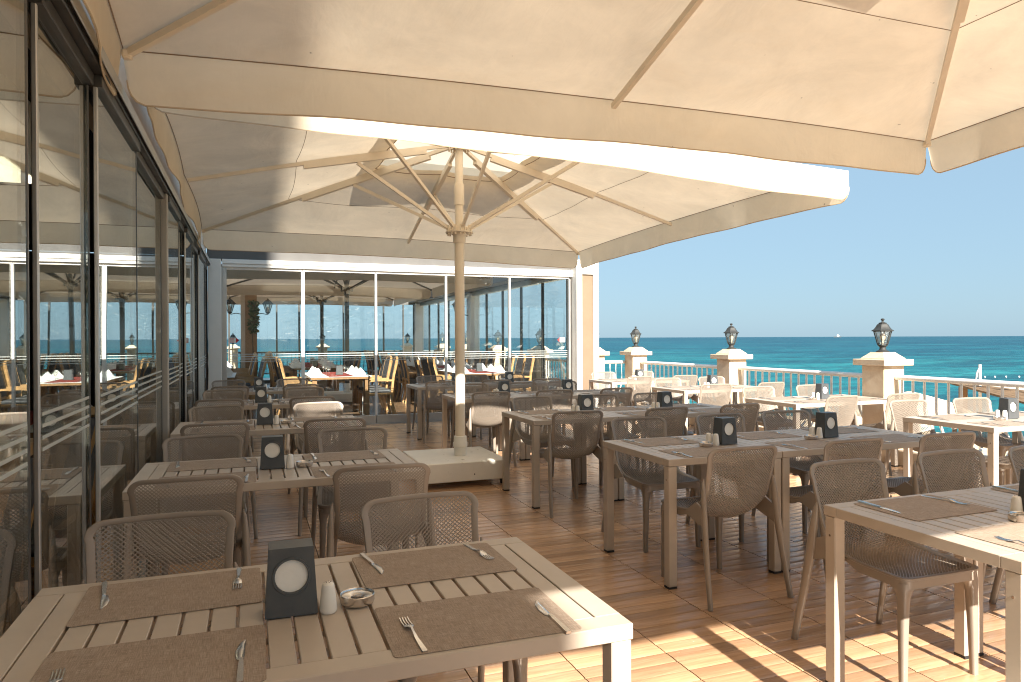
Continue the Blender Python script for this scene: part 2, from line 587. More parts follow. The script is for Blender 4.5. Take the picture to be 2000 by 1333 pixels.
# wood-look tiles: 45 cm squares of five slightly cushioned planks
T, PL = 0.45, 0.09
def tile_bm(mb, x0, y0, wx, rng):
    for k in range(5):
        a, b = y0 + k * PL + 0.0012, y0 + (k + 1) * PL - 0.0012
        dz = rng.uniform(-0.0006, 0.0006)
        tl = rng.uniform(-0.0005, 0.0005)
        prof = [(a, -0.010), (a, -0.0019 + dz), (a + 0.003, -0.0011 + dz), (a + 0.018, -0.0003 + dz + tl), (a + 0.036, 0.0001 + dz + tl), (a + 0.052, 0.0001 + dz - tl), (a + 0.070, -0.0003 + dz - tl), (b - 0.003, -0.0011 + dz), (b, -0.0019 + dz), (b, -0.010)]
        n = len(prof)
        vs = [(x0 + 0.0028, y, z) for y, z in prof] + [(x0 + wx - 0.0028, y, z) for y, z in prof]
        fs = [(i, i + 1, n + i + 1, n + i) for i in range(n - 1)] + [tuple(range(n)), tuple(range(2 * n - 1, n - 1, -1))]
        mb.add(vs, fs)

rng = random.Random(3)
tile_meshes = []
for k in range(8):
    mb = MB(); tile_bm(mb, 0, 0, T, rng)
    tile_meshes.append(mb.mesh('floor_tile', M['floor'], 40))
cells = []
nx, ny = 17, 33
TX0 = -0.935
for i in range(nx):
    for j in range(ny):
        x, y = TX0 + i * T, FLOOR_Y0 + j * T
        cx, cy = x + T / 2, y + T / 2
        depth = cx * math.sin(R(20.4)) + cy * math.cos(R(20.4))
        u = (cx * math.cos(R(20.4)) - cy * math.sin(R(20.4))) / depth if depth > 0.3 else 9
        seen = depth > 2.1 and abs(u) < 0.80
        cells.append((0 if seen else 1, depth if depth > 0 else 50 - depth, x, y))
cells.sort()
rest = MB()
for n_, (_, _, x, y) in enumerate(cells):
    if n_ < 300:
        inst('floor_tile', tile_meshes[rng.randrange(8)], floor, (x, y, 0))
    else:
        tile_bm(rest, x, y, T, rng)
for j in range(ny):                      # cut tiles along the seaward edge
    tile_bm(rest, TX0 + nx * T, FLOOR_Y0 + j * T, FLOOR_X1 - TX0 - nx * T, rng)
ro = rest.obj('floor_tiles', M['floor'], floor, 40)
ro['kind'] = 'stuff'

# retaining wall and plinth below the balustrade
q = MB(); q.box(6.74, 7.12, -4.0, 12.05, 0.0, 0.17, 0.008)
struct('balustrade_plinth', q, M['marble'])
q = MB(); q.box(5.86, 6.735, 11.70, 12.05, 0.0, 0.17, 0.008)
struct('balustrade_plinth', q, M['marble'])
q = MB(); q.box(-4000, 4000, -4000.0, -14.0, -3.6, -0.31)
struct('garden_ground', q, M['garden'])
q = MB(); q.box(-14, 7.10, -13.99, 27.6, -3.6, -0.305)
struct('terrace_podium', q, M['paving'])
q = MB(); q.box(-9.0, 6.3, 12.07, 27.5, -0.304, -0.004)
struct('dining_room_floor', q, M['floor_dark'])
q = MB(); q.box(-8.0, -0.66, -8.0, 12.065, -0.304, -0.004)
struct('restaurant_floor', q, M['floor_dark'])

# sea, beach
q = MB()
S = 42000.0
ring = [0, 30, 90, 300, 1000, 4000, 14000, S]
q.add([(-S, -S, -3.5), (S, -S, -3.5), (S, S, -3.5), (-S, S, -3.5)], [(0, 1, 2, 3)])
struct('sea', q, M['sea'])
q = MB()
rb = random.Random(11)
rows = []
for i in range(29):
    y = -30 + i * 2.4
    w = 36.0 + 1.2 * math.sin(i * 0.55) + rb.uniform(-0.3, 0.3) - max(0, (y - 9) * 0.30)
    row = []
    for j in range(9):
        f = j / 8
        row.append((7.0 + f * w, y, -2.55 - 1.25 * f ** 1.6 + rb.uniform(-0.05, 0.05)))
    rows.append(row)
for r_ in rows:
    q.v.extend(r_)
for i in range(28):
    for j in range(8):
        a = i * 9 + j
        q.f.append((a, a + 1, a + 10, a + 9))
struct('beach', q, M['sand'], smooth=60)

# ------------------------------------------------------------------ balustrade pillars with lanterns
def pillar_mesh():
    s = MB(); s.box(-0.155, 0.155, -0.155, 0.155, 0.0, 1.10, 0.006)
    c = MB(); c.box(-0.225, 0.225, -0.225, 0.225, 1.10, 1.172, 0.006)
    p = MB()
    rings = []
    for h, w in ((1.172, 0.165), (1.185, 0.160), (1.242, 0.098), (1.252, 0.092)):
        rings.append([(-w, -w, h), (w, -w, h), (w, w, h), (-w, w, h)])
    p.loft(rings)
    return s.mesh('pillar_shaft', M['marble']), c.mesh('pillar_cap', M['marble']), p.mesh('cap_pyramid', M['marble'])
PM = pillar_mesh()

def hexring(r, z, n=6, rot=0.0):
    return [(r * math.cos(2 * math.pi * j / n + rot), r * math.sin(2 * math.pi * j / n + rot), z) for j in range(n)]

def lantern_meshes():
    d = {}
    b = MB(); b.lathe([(0.070, 0), (0.072, 0.012), (0.045, 0.022), (0.033, 0.045), (0.036, 0.062), (0.050, 0.070), (0.052, 0.080), (0.046, 0.084)], n=16)
    d['lantern_base'] = b.mesh('lantern_base', M['pewter'], 45)
    g = MB(); g.loft([hexring(0.048, 0.084), hexring(0.058, 0.10), hexring(0.097, 0.245)], cap=False)
    d['lantern_glass'] = g.mesh('lantern_glass', M['glass_lens'])
    f = MB()
    for j in range(6):
        a = 2 * math.pi * j / 6
        ca, sa = math.cos(a), math.sin(a)
        f.tube([(0.050 * ca, 0.050 * sa, 0.080), (0.060 * ca, 0.060 * sa, 0.10), (0.100 * ca, 0.100 * sa, 0.247)], 0.0055, 6)
    for rr, z in ((0.059, 0.097), (0.100, 0.243)):
        ring = hexring(rr, z)
        for j in range(6):
            f.tube([ring[j], ring[(j + 1) % 6]], 0.005, 6)
    d['lantern_frame'] = f.mesh('lantern_frame', M['pewter'], 45)
    t = MB(); t.loft([hexring(0.122, 0.243), hexring(0.124, 0.252), hexring(0.098, 0.268), hexring(0.078, 0.295), hexring(0.062, 0.322), hexring(0.044, 0.332), hexring(0.046, 0.340), hexring(0.026, 0.347)])
    d['lantern_roof'] = t.mesh('lantern_roof', M['pewter'], 25)
    n = MB(); n.lathe([(0.022, 0.345), (0.012, 0.356), (0.010, 0.364), (0.019, 0.372), (0.021, 0.382), (0.014, 0.390), (0.004, 0.393)], n=12)
    d['finial'] = n.mesh('finial', M['pewter'], 45)
    bl = MB(); bl.lathe([(0.014, 0.09), (0.014, 0.13), (0.030, 0.16), (0.034, 0.19), (0.022, 0.215), (0.002, 0.222)], n=12)
    d['bulb'] = bl.mesh('bulb', M['bulb'], 50)
    return d
LM = lantern_meshes()

pillar_spots = [
    (6.90, 3.43, 'nearest the right edge, outside the frame'),
    (6.90, 6.18, 'the biggest one at right'),
    (6.90, 8.93, 'in the middle of the right balustrade'),
    (6.90, 11.78, 'at the far corner of the right balustrade'),
    (6.08, 11.93, 'half hidden by the white end column'),
    (6.08, 14.55, 'seen through the right end of the far glass wall'),
    (6.08, 17.40, 'second behind the far glass wall, by its right end'),
    (6.08, 20.25, 'third behind the far glass wall, by its right end'),
    (6.08, 23.10, 'fourth behind the far glass wall, by its right end'),
    (5.55, 26.2, 'at right of the back balustrade beyond the dining room'),
    (2.45, 26.2, 'in the middle of the back balustrade beyond the dining room'),
    (-0.55, 26.2, 'at left of the back balustrade beyond the dining room'),
]
PIL = []
for n_, (x, y, wh) in enumerate(pillar_spots):
    if n_ == 0:
        pass
    t = thing('balustrade_pillar', 'cream marble pillar, ' + wh, 'pillar', (x, y, 0), 0, 'marble balustrade pillars')
    for nm, me in zip(('pillar_shaft', 'pillar_cap', 'cap_pyramid'), PM):
        inst(nm, me, t)
    l = thing('lantern', 'grey lantern on the pillar ' + wh, 'lantern', (x, y, 1.252), 0.35 + 0.2 * n_, 'lanterns on the balustrade pillars')
    for nm, me in LM.items():
        inst(nm, me, l)

# ------------------------------------------------------------------ railings
def railing(p0, p1, out, label, m='rail_paint', sp=0.14):
    p0, p1 = Vector(p0), Vector(p1)
    L = (p1 - p0).length
    ang = math.atan2(p1.y - p0.y, p1.x - p0.x)
    t = thing('railing', label, 'railing', (p0.x, p0.y, 0), ang, 'balustrade railings')
    h = MB(); h.tube([(0, 0, 0.965), (L, 0, 0.965)], 0.030, 14, sx=1.15)
    h.obj('handrail', M[m], t, 50)
    b = MB(); b.box(0, L, -0.018, 0.018, 0.205, 0.235, 0.003)
    b.obj('bottom_rail', M[m], t)
    ob = out
    bm = MB(); bm.tube([(0, 0, 0.955), (0, 0, 0.62), (0, ob * 0.02, 0.54), (0, ob * 0.075, 0.44), (0, ob * 0.115, 0.35), (0, ob * 0.105, 0.28), (0, ob * 0.055, 0.235), (0, 0, 0.222)], 0.0140, 8)
    me = bm.mesh('baluster', M[m], 50)
    n = max(1, int(round(L / sp)))
    for k in range(n):
        inst('baluster', me, t, ((k + 0.5) * L / n, 0, 0))
    return t
railing((6.93, 6.02, 0), (6.93, 3.60, 0), 1, 'white railing with bellied bars, right of the biggest pillar')
railing((6.93, 8.77, 0), (6.93, 6.34, 0), 1, 'white railing between the biggest pillar and the middle pillar')
railing((6.93, 11.62, 0), (6.93, 9.09, 0), 1, 'white railing between the middle pillar and the far corner pillar')
railing((6.74, 11.93, 0), (6.24, 11.93, 0), -1, 'short white railing beside the far corner pillar')
for a, b_, nm in ((12.10, 14.39, 'nearest stretch'), (14.71, 17.24, 'second stretch'), (17.56, 20.09, 'third stretch'), (20.41, 22.94, 'fourth stretch'), (23.26, 26.04, 'last stretch')):
    railing((6.10, b_, 0), (6.10, a, 0), 1, 'white railing outside the dining room at right, ' + nm)
railing((5.39, 26.2, 0), (2.61, 26.2, 0), -1, 'dark railing behind the dining room, right stretch', 'alu_dark')
railing((2.29, 26.2, 0), (-0.39, 26.2, 0), -1, 'dark railing behind the dining room, middle stretch', 'alu_dark')
railing((-0.71, 26.2, 0), (-3.4, 26.2, 0), -1, 'dark railing behind the dining room, left stretch', 'alu_dark')

# ------------------------------------------------------------------ glass walls
def pane(parent, x0, x1, y0, y1, z0, z1, stripes, axis, m='glass'):
    p = box_obj('glass_pane', M[m], x0, x1, y0, y1, z0, z1, parent)
    if stripes:
        for k in range(4):
            z = 1.075 + 0.038 * k
            s = MB()
            if axis == 'x':
                s.box(x0 + 0.02, x1 - 0.02, y0 - 0.0035, y0 - 0.0015, z, z + 0.011)
            else:
                s.box(x1 + 0.0015, x1 + 0.0035, y0 + 0.02, y1 - 0.02, z, z + 0.011)
            s.obj('frosted_stripe', M['frost'], p)
    return p

# far glass wall of the dining room, along X at y = 11.9
FY = 11.90
fw = thing('far_glass_wall', 'glass wall with white top rail closing off the far dining room', 'glass wall', (0, 0, 0))
edges = [-0.36, 0.807, 1.986, 3.20, 4.38, 5.56]
for k in range(5):
    a, b_ = edges[k], edges[k + 1]
    oy = FY + 0.010 * (k % 2)
    pane(fw, a + 0.022, b_ - 0.022, oy, oy + 0.010, 0.145, 2.525, True, 'x')
    box_obj('bottom_frame', M['alu'], a + 0.004, b_ - 0.004, FY - 0.022, FY + 0.042, 0.012, 0.145, fw, 0.003)
    box_obj('upper_frame', M['alu_white'], a + 0.004, b_ - 0.004, FY - 0.015, FY + 0.035, 2.525, 2.562, fw, 0.002)
for k, e in enumerate(edges[1:-1]):
    w_ = 0.026 if k == 0 else 0.017
    box_obj('mullion', M['alu_white'], e - w_, e + w_, FY - 0.026, FY + 0.046, 0.146, 2.524, fw, 0.003)
box_obj('mullion', M['alu'], edges[-1] - 0.02, edges[-1] + 0.02, FY - 0.026, FY + 0.046, 0.146, 2.524, fw, 0.003)
box_obj('mullion', M['alu'], edges[0] - 0.035, edges[0] + 0.02, FY - 0.03, FY + 0.05, 0.012, 2.562, fw, 0.003)
box_obj('floor_track', M['alu'], -0.40, 5.60, FY - 0.06, FY + 0.08, -0.003, 0.011, fw)
box_obj('top_rail', M['alu_white'], -0.40, 5.62, FY - 0.055, FY + 0.075, 2.563, 2.610, fw, 0.004)
box_obj('top_rail', M['alu_white'], -0.40, 5.62, FY - 0.070, FY + 0.090, 2.612, 2.682, fw, 0.004)
ff = MB(); ff.box(-0.62, 5.62, FY - 0.02, FY + 0.35, 2.684, 2.90, 0.006)
tag(ff.obj('roof_fascia', M['fascia_grey']), 'grey roof fascia above the far glass wall', 'roof edge')
q = MB(); q.box(-0.62, 5.62, FY + 0.352, 13.36, 2.905, 2.99)  # strip added to keep the sun off the indoor parasol's valance
tag(q.obj('shade_roof', M['fascia_grey']), 'flat roof strip added behind the far fascia to shade the indoor parasol', 'roof')
cp = thing('corner_post', 'cream corner post where the two glass walls meet', 'post', (-0.50, FY, 0))
box_obj('post_body', M['white_plaster'], -0.105, 0.085, -0.09, 0.12, 0.0, 2.68, cp, 0.006)
box_obj('side_channel', M['alu'], 0.086, 0.104, -0.05, 0.08, 0.0, 2.56, cp)
cc = thing('end_column', 'tall white column with recessed peach panel beside the far glass wall', 'column', (5.83, 11.82, 0))
for nm, x0, x1 in (('column_side', -0.225, -0.115), ('column_side', 0.115, 0.225)):
    box_obj(nm, M['white_plaster'], x0, x1, -0.16, 0.24, 0.0, 2.86, cc, 0.005)
box_obj('recessed_panel', M['peach_plaster'], -0.1145, 0.1145, -0.125, 0.20, 0.0, 2.60, cc)
box_obj('column_top', M['white_plaster'], -0.1145, 0.1145, -0.16, 0.24, 2.601, 2.86, cc)

# arrow stickers on the glass
def sticker(name, x, y, z, face, label, flip):
    t = thing(name, label, 'sticker', (x, y, z))
    w, h = 0.105, 0.082
    s = MB(); s.box(-w / 2, w / 2, -0.002, 0.0, -h / 2, h / 2)
    s.obj('sticker_card', M['paper'], t)
    for k in range(4):
        l = MB(); l.box(-0.043, 0.030 - 0.006 * (k % 2), -0.0035, -0.0022, 0.026 - 0.018 * k - 0.004, 0.026 - 0.018 * k + 0.003)
        l.obj('printed_line', M['ink_red'], t)
    sg = -1 if flip else 1
    a = MB(); a.add([(sg * w / 2, -0.0028, -0.045), (sg * (w / 2 + 0.05), -0.0028, 0), (sg * w / 2, -0.0028, 0.045), (sg * w / 2, -0.0005, -0.045), (sg * (w / 2 + 0.05), -0.0005, 0), (sg * w / 2, -0.0005, 0.045)],
                    [(0, 1, 2), (5, 4, 3), (0, 3, 4, 1), (1, 4, 5, 2), (2, 5, 3, 0)])
    a.obj('arrow', M['ink_red'], t)
    return t
sticker('arrow_sticker', -0.26, FY - 0.003, 1.415, 'y', 'white sticker with red arrow pointing right, on glass by the corner post', False)
sticker('arrow_sticker', 5.42, FY - 0.003, 1.395, 'y', 'white sticker with red arrow pointing left, at right end of the glass', True)

# folding glass wall at left, along Y at x = -0.6
GX = -0.60
gw = thing('folding_glass_wall', 'long folding glass wall with dark tracks along the left side', 'glass wall', (0, 0, 0))
stops = [-3.2, -2.0, -0.8, 0.35, 1.45, 2.30]
posts = [(-3.2, 0), (-2.0, 0), (-0.8, 0), (0.35, 0), (1.45, 0), (2.30, 1)]
runs = [(-3.2, -2.0), (-2.0, -0.8), (-0.8, 0.35), (0.35, 1.45), (1.45, 2.40), (2.61, 3.39), (3.39, 4.50), (4.50, 5.95), (6.05, 7.00), (7.00, 7.72), (7.72, 8.56), (8.56, 9.70), (9.70, 10.80), (10.80, 11.72)]
for k, (a, b_) in enumerate(runs):
    ox = GX - 0.03 * (k % 2)
    pane(gw, ox - 0.010, ox, a + 0.0222, b_ - 0.0162, 0.105, 2.50, True, 'y', 'glass_coated')
    box_obj('bottom_frame', M['alu'], ox - 0.034, ox + 0.022, a + 0.003, b_ - 0.003, 0.012, 0.105, gw, 0.003)
    box_obj('upper_frame', M['alu_dark'], ox - 0.034, ox + 0.022, a + 0.003, b_ - 0.003, 2.50, 2.55, gw, 0.003)
    box_obj('stile', M['alu'], ox - 0.014, ox + 0.003, a + 0.002, a + 0.022, 0.106, 2.499, gw, 0.003)
    box_obj('stile', M['alu_dark'], ox - 0.014, ox + 0.003, b_ - 0.016, b_ - 0.002, 0.106, 2.499, gw, 0.003)
# two parked panels folded behind the near opening
for x in (GX - 0.09, GX - 0.15):
    pane(gw, x - 0.010, x, 1.52, 2.28, 0.105, 2.50, False, 'y', 'glass_coated')
    box_obj('stile', M['alu_dark'], x - 0.028, x + 0.016, 2.28, 2.312, 0.02, 2.53, gw, 0.003)
    box_obj('stile', M['alu'], x - 0.028, x + 0.016, 1.49, 1.52, 0.02, 2.53, gw, 0.003)
box_obj('main_post', M['post_grey'], GX - 0.045, GX + 0.012, 5.965, 6.045, 0.0, 2.55, gw, 0.006)
box_obj('floor_track', M['alu'], GX - 0.11, GX + 0.040, -3.3, 11.74, -0.003, 0.011, gw)
for k, (x0, x1, z0, z1, m) in enumerate(((-0.04, 0.03, 2.552, 2.575, 'alu_dark'), (-0.055, -0.005, 2.577, 2.62, 'alu_dark'), (0.005, 0.042, 2.577, 2.612, 'alu_dark'), (-0.11, -0.062, 2.56, 2.62, 'alu_dark'))):
    box_obj('track_channel', M[m], GX + x0, GX + x1, -3.3, 11.74, z0, z1, gw, 0.003)
box_obj('head_rail', M['fascia_beige'], GX - 0.13, GX + 0.010, -3.3, 11.74, 2.622, 2.70, gw, 0.005)
box_obj('head_rail', M['alu'], GX + 0.0435, GX + 0.050, -3.3, 11.74, 2.560, 2.618, gw, 0.004)
hr = MB(); hr.box(GX - 0.30, GX - 0.025, -3.3, 11.74, 2.702, 3.02, 0.006)
tag(hr.obj('roof_fascia', M['fascia_beige']), 'beige roof edge above the folding glass wall', 'roof edge')

# restaurant behind the folding wall
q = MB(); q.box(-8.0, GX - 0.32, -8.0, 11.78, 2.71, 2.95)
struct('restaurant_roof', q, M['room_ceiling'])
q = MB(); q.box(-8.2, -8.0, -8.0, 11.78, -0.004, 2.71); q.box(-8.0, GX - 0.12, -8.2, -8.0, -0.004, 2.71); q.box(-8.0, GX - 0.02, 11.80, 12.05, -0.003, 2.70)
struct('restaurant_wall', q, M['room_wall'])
cl = thing('ceiling_light', 'pale yellow ceiling light strip behind the nearest glass pane', 'ceiling light', (-1.28, 4.30, 2.30))
box_obj('light_housing', M['alu_white'], -0.19, 0.19, -0.30, 0.30, 0.012, 0.40, cl)
box_obj('light_diffuser', M['lit_panel'], -0.18, 0.18, -0.29, 0.29, 0.0, 0.010, cl)

# right and back glass walls of the dining room
rw = thing('side_glass_wall', 'glass wall along the seaward side of the far dining room', 'glass wall', (0, 0, 0))
SX = 5.60
ys = [12.05 + 1.21 * k for k in range(11)]
for k in range(10):
    pane(rw, SX, SX + 0.010, ys[k] + 0.02, ys[k + 1] - 0.02, 0.10, 2.55, False, 'y')
    if k != 5:
        box_obj('mullion', M['alu_dark'], SX - 0.025, SX + 0.03, ys[k] - 0.018, ys[k] + 0.018, 0.10, 2.55, rw, 0.003)
box_obj('bottom_frame', M['alu'], SX - 0.03, SX + 0.04, 12.05, 24.1, 0.0, 0.098, rw)
box_obj('top_rail', M['alu'], SX - 0.06, SX + 0.07, 12.26, 24.1, 2.552, 2.66, rw)
rf = MB(); rf.box(SX - 0.45, SX + 0.16, 12.26, 24.4, 2.662, 2.95, 0.01)
tag(rf.obj('roof_beam', M['fascia_grey']), 'grey roof beam above the seaward glass wall of the dining room', 'roof beam')
bw = thing('back_glass_wall', 'glass wall with dark mullions at the back of the dining room', 'glass wall', (0, 0, 0))
BY = 24.2
xs = [-3.9, -2.55, -1.55, -0.62, 0.10, 1.52, 2.95, 4.30, 5.35]
for k in range(len(xs) - 1):
    pane(bw, xs[k] + 0.02, xs[k + 1] - 0.02, BY, BY + 0.010, 0.10, 2.60, False, 'x')
for e in xs + [4.98, 0.82]:
    box_obj('mullion', M['alu_dark'], e - 0.026, e + 0.026, BY - 0.03, BY + 0.04, 0.10, 2.60, bw, 0.003)
box_obj('bottom_frame', M['alu_dark'], -4.0, 5.4, BY - 0.03, BY + 0.04, 0.0, 0.098, bw)
box_obj('top_rail', M['fascia_grey'], -4.0, 5.4, BY - 0.06, BY + 0.07, 2.602, 2.95, bw)
co = thing('column', 'pale round-cornered column at the back right corner of the dining room', 'column', (5.52, 24.2, 0))
box_obj('column_shaft', M['white_plaster'], -0.15, 0.15, -0.15, 0.15, 0.0, 2.66, co, 0.03)
co2 = thing('column', 'cream column halfway along the seaward glass of the dining room', 'column', (5.62, 18.1, 0))
box_obj('column_shaft', M['white_plaster'], -0.14, 0.14, -0.16, 0.16, 0.0, 2.65, co2, 0.02)
co3 = thing('column', 'brown column with two black lanterns at the left of the dining room', 'column', (-0.02, 20.4, 0))
box_obj('column_shaft', M['table_wood'], -0.20, 0.20, -0.20, 0.20, 0.0, 2.70, co3, 0.01)
box_obj('column_edge', M['fascia_beige'], -0.21, -0.10, -0.215, -0.201, 0.0, 2.72, co3)
box_obj('column_capital', M['fascia_beige'], -0.25, 0.25, -0.25, 0.25, 2.701, 2.90, co3, 0.01)

# black wall lanterns
def wall_lantern(x, y, z, side, label, axis='x'):
    t = thing('wall_lantern', label, 'lantern', (x, y, z), 0.0 if axis == 'x' else R(90), 'black wall lanterns in the dining room')
    b = MB(); b.tube([(-side * 0.30, 0, -0.16), (-side * 0.15, 0, -0.13), (-side * 0.03, 0, -0.16), (0, 0, -0.13)], 0.012, 6)
    b.obj('bracket', M['black_iron'], t, 50)
    f = MB()
    for j in range(6):
        a = 2 * math.pi * j / 6
        f.tube([(0.05 * math.cos(a), 0.05 * math.sin(a), -0.10), (0.115 * math.cos(a), 0.115 * math.sin(a), 0.12)], 0.010, 5)
    f.lathe([(0.005, -0.17), (0.03, -0.14), (0.06, -0.115), (0.06, -0.095)], n=8)
    f.obj('lantern_frame', M['black_iron'], t, 50)
    g = MB(); g.loft([hexring(0.045, -0.095), hexring(0.105, 0.118)], cap=False)
    g.obj('lantern_glass', M['glass_lens'], t)
    r_ = MB(); r_.loft([hexring(0.155, 0.115), hexring(0.15, 0.13), hexring(0.10, 0.18), hexring(0.065, 0.225), hexring(0.03, 0.24), hexring(0.012, 0.275)])
    r_.obj('lantern_roof', M['black_iron'], t, 30)
    bl = MB(); bl.lathe([(0.02, -0.09), (0.03, -0.02), (0.02, 0.05), (0.002, 0.06)], n=8)
    bl.obj('bulb', M['bulb'], t, 50)
wall_lantern(-0.50, 20.3, 2.26, -1, 'black wall lantern on the left of the brown column')
wall_lantern(0.46, 20.3, 2.26, 1, 'black wall lantern on the right of the brown column')
wall_lantern(5.18, 18.1, 2.20, -1, 'black wall lantern on the cream seaward column')
# climbing plant on the brown column
pl = thing('climbing_plant', 'green climbing plant hanging on the brown column', 'plant', (0.02, 20.18, 1.7))
rp = random.Random(5)
lf = MB()
for k in range(160):
    p = Vector((rp.uniform(-0.05, 0.2), rp.uniform(-0.10, 0.0), rp.uniform(-0.1, 0.75)))
    a = Vector((rp.uniform(-1, 1), rp.uniform(-1, 1), rp.uniform(-1, 0.4))).normalized() * 0.07
    b_ = a.cross(Vector((rp.uniform(-1, 1), 1, rp.uniform(-1, 1)))).normalized() * 0.03
    lf.add([p - a, p + b_, p + a, p - b_], [(0, 1, 2, 3)])
lf.obj('leaves', M['leaf'], pl)
st = MB(); st.tube([(0.03, -0.01, -1.7), (0.06, -0.02, -0.8), (0.04, -0.01, 0), (0.10, -0.02, 0.7)], 0.015, 6)
st.obj('stem', M['bark'], pl, 60)

# hotel behind the camera: its corner throws the shade over the left of the terrace
ho = thing('hotel_building', 'tall beige hotel block behind the camera shading the left of the terrace', 'building', (0, 0, 0))
box_obj('upper_storeys', M['hotel_plaster'], -15.0, -0.41, -17.0, -7.0, 7.2, 17.0, ho)
box_obj('lower_storeys', M['hotel_plaster'], -15.0, 0.38, -17.0, -7.0, 0.0, 7.195, ho)  # stepped out wider than the storeys above, shaped to shade the near table
for zz in (3.4, 6.6, 9.8, 13.0):
    for xx in (-13.5, -10.7, -7.9, -5.1, -2.4):
        box_obj('window', M['window_dark'], xx, xx + 1.5, -7.04, -6.98, zz, zz + 1.7, ho)
        box_obj('balcony', M['white_plaster'], xx - 0.25, xx + 1.75, -6.99, -6.45, zz - 0.75, zz - 0.15, ho)

# ================================================================== PARASOLS
def per_pt(qq, h, kx=1.02):
    """point on the square perimeter; even q = middle of a side, odd q = corner"""
    P = [(h, 0), (h, h), (0, h), (-h, h), (-h, 0), (-h, -h), (0, -h), (h, -h)]
    i = int(math.floor(qq)) % 8
    f = qq - math.floor(qq)
    a, b = P[i], P[(i + 1) % 8]
    bow = 1.0 - 0.012 * math.sin(math.pi * f)
    return Vector(((a[0] + (b[0] - a[0]) * f) * bow * kx, (a[1] + (b[1] - a[1]) * f) * bow)), f, i

